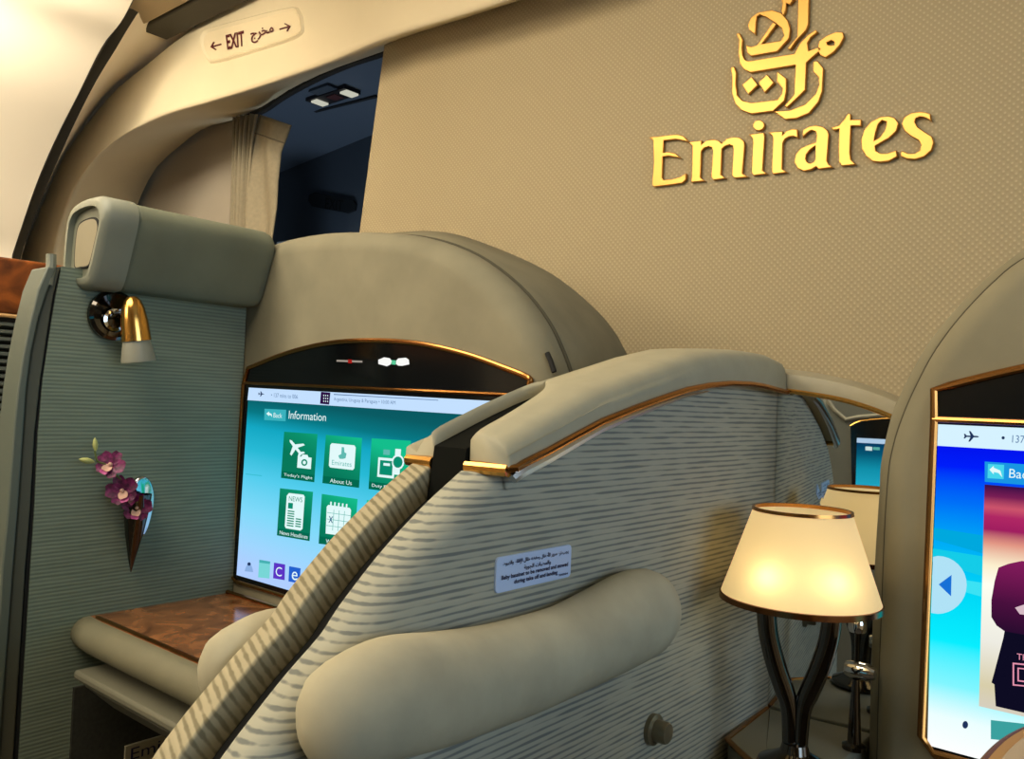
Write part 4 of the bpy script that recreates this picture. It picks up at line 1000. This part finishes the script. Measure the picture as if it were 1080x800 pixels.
# ------------------------------------------------------------ armrest bolsters
def bolster(name, label, xw, side, pts):
    """padded roll: centre line points (y, z, radius), stuck to a panel at xw, bulging to `side`"""
    ctr_ = [Vector((xw + side * r * .62, y, z)) for y, z, r in pts]
    Pm = smooth_pts([Vector((c.x, c.y, c.z)) for c in ctr_], 5)
    rr = [v.x for v in smooth_pts([Vector((p[2], 0, 0)) for p in pts], 5)]
    rings = []
    for i, (c, r) in enumerate(zip(Pm, rr)):
        R2 = []
        t = (Pm[min(i + 1, len(Pm) - 1)] - Pm[max(0, i - 1)]).normalized(); up = Vector((0, 0, 1)); up = (up - t * up.dot(t)).normalized(); sd = t.cross(up)
        for k in range(24):
            a = 2 * pi * k / 24; R2.append(c + sd * r * .85 * cos(a) + up * r * 1.0 * sin(a))
        rings.append(R2)
    # rounded ends
    def cap_end(ring, c, d, r):
        out_ = []
        for s in (.45, .75, .92, 1.0):
            f = sqrt(max(0, 1 - s * s)); out_.append([c + (p - c) * max(f, .04) + d * (s * r * .8) for p in ring])
        return out_
    d0 = (Pm[0] - Pm[1]).normalized(); d1 = (Pm[-1] - Pm[-2]).normalized()
    st = cap_end(rings[0], Pm[0], d0, rr[0])[::-1]; en = cap_end(rings[-1], Pm[-1], d1, rr[-1])
    allr = [[Vector((max(p.x, xw + .0006) if side > 0 else min(p.x, xw - .0006), p.y, p.z)) for p in r_] for r_ in st + rings + en]
    o = obj(name, loft(allr), SUEDE)
    return tag(o, label, 'armrest')
BOL = [(.262, .897, .028), (.285, .900, .030), (.32, .896, .030), (.36, .893, .029), (.40, .892, .029), (.44, .893, .029), (.48, .897, .031), (.515, .901, .0325), (.535, .901, .0315)]
bolster('armrest_bolster', 'long grey padded armrest on the near face of the divider', XF, 1, BOL)
bolster('armrest_bolster', 'grey rounded armrest end behind the divider beside the burl desk', XE2, -1, [(y + .010, z - .006, r * .92) for y, z, r in BOL])

# ================================================================== vanity mirror and lamp console
vm = thing('vanity_mirror', 'upright mirror with a curved padded top and gold trim behind the lamp', 'mirror', (-.25, YMIR, .75))
DM = radians(6)
nM = Vector((sin(DM), -cos(DM), 0))
def MP(px, py, back=0.0):
    d = ray(px, py); P0 = Vector((XF, YMIR, 0)) - nM * back
    return CAM + d * ((P0 - CAM).dot(nM) / d.dot(nM))
def ML(pts): return [MP(*p) for p in pts]
mt_px = [(820, 410.5), (850, 414.5), (885, 420.5), (915, 429), (943, 440), (975, 455)]
mt = smooth_pts(ML(mt_px), 4)
xr3 = mt[-1].x
yr3 = mt[-1].y
obj('mirror_glass', prism([Vector((XF + .0005, YMIR, .74)), Vector((XF + .0005, YMIR, mt[0].z))] + mt[1:] + [Vector((xr3, yr3, .74))], nM * -.004), MIRM, vm, smooth=False)
obj('gold_trim', tube([p + nM * .003 for p in mt], .0026, 10), GOLD, vm)
ct_px = [(820, 387.5), (850, 391), (885, 398), (915, 406.5), (943, 417), (975, 432)]
ct = smooth_pts(ML(ct_px), 4)
rgs = []
for a, b in zip(mt, ct):
    h = b.z - a.z
    rgs.append([Vector((a.x, a.y, a.z + h * u)) + nM * v for u, v in ((0, .004), (.45, .005), (.75, .002), (.95, -.008), (1, -.02), (.95, -.045), (0, -.045))])
obj('padded_top', loft(rgs), plain('mirror_cap', rgb(160, 152, 128), .6, 0, .05, 40, .2), vm)
obj('backing', prism([p - nM * .006 for p in [Vector((XF + .001, YMIR, 0)), Vector((XF + .001, YMIR, mt[0].z))] + mt[1:] + [Vector((xr3, yr3, 0))]], nM * -.03), DARKP, vm, smooth=False)

ZC = .757
cs = thing('lamp_console', 'grey console shelf with gold edge under the table lamp', 'console', (-.25, .72, 0))
cl_px = [(722, 722), (735, 735), (747, 755), (768, 778), (795, 803), (830, 830)]
ce = smooth_pts(ZL(ZC, cl_px), 4)
ce = [p for p in ce if p.x < -.235]
xl = XF + .001
outc = [Vector((xl, YMIR - .002, ZC))] + [Vector((xl, ce[0].y if ce[0].x < xl else ce[0].y, ZC))] + [p for p in ce if p.x > xl + .002] + [Vector((-.231, ce[-1].y - .005, ZC)), Vector((-.231, YMIR + .0065, ZC))]
obj('shelf', round_slab(2, outc, ZC, ZC - .03, .003, .003), plain('console_grey', rgb(118, 116, 100), .5), cs)
edge_c = [p + Vector((0, -.001, -.001)) for p in outc[1:-2]]
obj('gold_edge', tube(edge_c, .0028, 8), COPPER, cs)
obj('cabinet', prism([Vector((p.x, p.y + .02 if i not in (0, len(outc) - 1) else p.y, .02)) for i, p in enumerate(outc)], (0, 0, ZC - .052)), plain('console_dark', rgb(70, 68, 58), .6), cs)

# ------------------------------------------------------------ table lamp
LC = Vector((PY(.69, 841, 700).x, .69, ZC))
lp = thing('table_lamp', 'lit table lamp with cream shade on a looped chrome stem', 'table lamp', LC)
zt_, zb_ = PY(.69, 843, 538).z, PY(.69, 843, 630).z
Rt, Rb = .0390, .0635
sh, snt, sb = nodes('lamp_shade')
snt.nodes.remove(sb)
tr_ = snt.nodes.new('ShaderNodeBsdfTranslucent'); tr_.inputs[0].default_value = rgb(250, 226, 176)
df = snt.nodes.new('ShaderNodeBsdfDiffuse'); df.inputs[0].default_value = rgb(240, 222, 180)
mx = snt.nodes.new('ShaderNodeMixShader'); mx.inputs[0].default_value = .55
snt.links.new(df.outputs[0], mx.inputs[1]); snt.links.new(tr_.outputs[0], mx.inputs[2])
emi = snt.nodes.new('ShaderNodeEmission'); emi.inputs[0].default_value = rgb(240, 206, 146); emi.inputs[1].default_value = .40
ad = snt.nodes.new('ShaderNodeAddShader'); snt.links.new(mx.outputs[0], ad.inputs[0]); snt.links.new(emi.outputs[0], ad.inputs[1])
snt.links.new(ad.outputs[0], snt.nodes['Material Output'].inputs[0])
obj('shade', lathe(LC, [(Rb, zb_ - ZC), (Rt, zt_ - ZC)], 64), sh, lp)
obj('top_rim', lathe(LC, [(Rt - .001, zt_ - ZC - .0015), (Rt + .0012, zt_ - ZC - .001), (Rt + .0008, zt_ - ZC + .0018), (Rt - .0012, zt_ - ZC + .0015), (Rt - .001, zt_ - ZC - .0015)], 64), COPPER, lp)
obj('bottom_rim', lathe(LC, [(Rb - .001, zb_ - ZC + .0015), (Rb + .0008, zb_ - ZC + .001), (Rb + .001, zb_ - ZC - .0035), (Rb - .0012, zb_ - ZC - .0035), (Rb - .001, zb_ - ZC + .0015)], 64), plain('lamp_rim', rgb(128, 84, 52), .22, 1.0), lp)
# looped stem: two broad chrome arms meeting at the foot
def arm(s):
    P_ = smooth_pts([Vector(t) for t in ((zb_ + .006, .0268, .008), (zb_ - .015, .0256, .008), (zb_ - .034, .0232, .0082), (zb_ - .057, .0168, .0086), (zb_ - .078, .0092, .0086), (zb_ - .094, .0050, .0068), (ZC + .012, .0036, .0062))], 5)
    uu = Vector((cos(YAW * .6), sin(YAW * .6), 0)); vv = Vector((-uu.y, uu.x, 0))
    return loft([[Vector((LC.x, LC.y, z)) + uu * (s * x) + uu * wx * cos(k * pi / 12) + vv * .006 * sin(k * pi / 12) for k in range(24)] for z, x, wx in P_])
for s in (-1, 1): obj('stem_arm', arm(s), DCHROME, lp, ang=60)
obj('base', lathe(LC, [(0, .0005), (.029, .0005), (.0305, .003), (.029, .006), (.020, .0105), (.012, .015), (.010, .022), (.0, .024)], 48), DCHROME, lp)
obj('crossbar', tube([LC + Vector((-.028, -.018, zb_ - ZC + .010)), LC + Vector((.028, .018, zb_ - ZC + .010))], .003, 8), DCHROME, lp)
BULB = glow('bulb_glow', rgb(255, 244, 190), 6)
for s in (-1, 1):
    u3 = Vector((cos(YAW * .6), sin(YAW * .6), 0)); bcn = LC + u3 * (s * .021) + Vector((.012, -.03, zb_ - ZC + .016))
    obj('bulb', lathe(bcn - Vector((0, 0, .008)), [(.002, 0), (.005, .004), (.0055, .008), (.004, .013), (0, .016)], 16), BULB, lp)
    l = bpy.data.lights.new('bulb_light', 'POINT'); l.energy = .019; l.color = (1, .84, .52); l.shadow_soft_size = .006
    lo = bpy.data.objects.new('bulb_light', l); COL.objects.link(lo); lo.location = bcn + Vector((.002, -.006, .004)); 

# ------------------------------------------------------------ small chrome stalk added to stand for a mirror reflection
RL = Vector((PY(.77, 903, 706).x, .77, ZC))
rl = thing('chrome_reflection', 'small chrome stalk standing in for a mirror reflection behind the table lamp', 'reflection', RL)
zz2 = PY(.77, 903, 706).z
obj('reflection_foot', lathe(RL, [(0, .0005), (.010, .0005), (.010, .004), (.006, .006), (.003, zz2 - ZC - .008)], 24), DCHROME, rl)
obj('reflection_knuckle', lathe(RL + Vector((-.010, 0, zz2 - ZC)), [(0, 0), (.006, .001), (.0075, .005), (.0075, .020), (.005, .026), (0, .027)], 24, (1, 0, 0)), CHROME, rl)
obj('reflection_head', lathe(RL + Vector((.0, 0, PY(.77, 903, 662).z - ZC)), [(0, .014), (.004, .013), (.0075, .006), (.008, 0), (.007, -.003), (0, -.004)], 24), CHROME, rl)
obj('reflection_stalk', tube([RL + Vector((0, 0, zz2 - ZC)), RL + Vector((0, 0, PY(.77, 903, 662).z - ZC))], .002, 8), DCHROME, rl)

# ================================================================== small round-cornered tray at the lower right
ZT = .905
tt = thing('tray_table', 'beige tray table with brown and gold rim at the lower right corner', 'tray table', (.02, .45, ZT))
te = smooth_pts(ZL(ZT, [(1022, 812), (1030, 799), (1045, 783), (1060, 772), (1080, 762.5), (1105, 757), (1140, 757)]), 4)
te = te
outt = [Vector((te[0].x + .001, te[0].y - .02, ZT))] + te + [Vector((.13, te[-1].y, ZT)), Vector((.13, te[0].y - .02, ZT))]
obj('rim', round_slab(2, outt, ZT, ZT - .012, .003, .003), plain('tray_brown', rgb(92, 56, 30), .45), tt)
o2 = [(p[0], p[1]) for p in inset2([(p.x, p.y) for p in outt], .0042)]
obj('gold_inlay', prism([Vector((a, b, ZT + .0006)) for a, b in o2], (0, 0, -.004)), plain('tray_gold', rgb(228, 184, 110), .5, .85), tt, smooth=False)
o3 = inset2([(p.x, p.y) for p in outt], .0085)
obj('surface', prism([Vector((a, b, ZT + .0010)) for a, b in o3], (0, 0, -.004)), plain('tray_beige', rgb(170, 152, 118), .4), tt, smooth=False)
obj('arm', tube([(.06, .44, ZT - .012), (.06, .46, .8), (.06, .60, .7), (.06, YM - .004, .66)], .012, 12), DCHROME, tt)

# ================================================================== screen added behind the camera for the mirror to show, facing forward
YR = -1.0
mb = thing('added_rear_screen', 'screen added behind the viewer seen only as a reflection in the mirror', 'monitor', (-.65, YR - .05, .1))
def rp(px, py, y=YR):
    m = MP(px, py); d = ray(px, py); d = d - nM * (2 * d.dot(nM)); return m + d * ((y - m.y) / d.y)
q0 = rp(900, 470)
xm2 = q0.x + .26 * (1 if rp(930, 470).x > q0.x else -1)
m2x = lambda L: [Vector((2 * xm2 - p.x, p.y, p.z)) for p in L]
sg2 = 1 if xm2 > q0.x else -1
ol = [Vector((xm2 - sg2 * a, 0, z)) for a, z in ((.43, .0), (.43, .95), (.38, 1.06), (.31, 1.125), (.18, 1.16), (0, 1.17))]
ol = ol[:2] + smooth_pts(ol[2:], 4); ol = ol + m2x(ol)[::-1][1:]
obj('shell', round_slab(1, ol, YR - .002, YR - .2, .03, .02), plain('added_shell_grey', rgb(96, 96, 86), .8), mb)  # shell of the added screen
t_l = rp(880, 425); 
fr = [rp(897, 449), rp(905, 445), rp(920, 442.5), Vector((xm2, YR, rp(920, 440).z + .02))]
fr = smooth_pts(fr, 4); ff = fr + m2x(fr)[::-1][1:]
zlow = .74
xl3 = rp(902, 462).x
obj('bezel', prism(ff + [Vector((2 * xm2 - xl3, YR, zlow)), Vector((xl3, YR, zlow))], (0, .004, 0)), BLACK, mb, smooth=False)  # bezel of the added screen
obj('gold_frame', tube(ff, .004, 8), GOLD, mb)  # frame of the added screen
obj('added_screen_piping', tube([rp(872, 420), rp(880, 432), rp(892, 442, ), rp(905, 439.5), rp(945, 436)], .006, 8), plain('added_piping_pale', rgb(150, 144, 124), .6), mb)
ztop3 = rp(905, 461.5).z; zb3 = rp(905, 466.5).z
SC3 = glow_ramp('mirrored_page', [(0, rgb(120, 214, 240)), (.35, rgb(40, 190, 224)), (.65, rgb(20, 160, 190)), (.85, rgb(8, 96, 128)), (1, rgb(4, 60, 104))], 'Z', zlow + .01, zb3, 1.0, .1)
xl4 = rp(904, 463).x
s3 = obj('screen', prism([Vector((xl4, YR + .0045, ztop3)), Vector((2 * xm2 - xl4, YR + .0045, ztop3)), Vector((2 * xm2 - xl4, YR + .0045, zlow + .01)), Vector((xl4, YR + .0045, zlow + .01))], (0, .001, 0)), SC3, mb, smooth=False)  # face of the added screen, there only for the mirror
obj('status_bar', prism([Vector((xl4, YR + .006, ztop3)), Vector((2 * xm2 - xl4, YR + .006, ztop3)), Vector((2 * xm2 - xl4, YR + .006, zb3)), Vector((xl4, YR + .006, zb3))], (0, .0005, 0)), BAR, s3, smooth=False)
k0, k1 = rp(913, 470.5), rp(920, 475)
obj('back_button', prism([Vector((k0.x, YR + .006, k0.z)), Vector((k1.x, YR + .006, k0.z)), Vector((k1.x, YR + .006, k1.z)), Vector((k0.x, YR + .006, k1.z))], (0, .0005, 0)), WHT, s3, smooth=False)
k0, k1 = rp(921, 471), rp(928, 474.5)
obj('button_text', prism([Vector((k0.x, YR + .006, k0.z)), Vector((k1.x, YR + .006, k0.z)), Vector((k1.x, YR + .006, k1.z)), Vector((k0.x, YR + .006, k1.z))], (0, .0005, 0)), TEALI, s3, smooth=False)
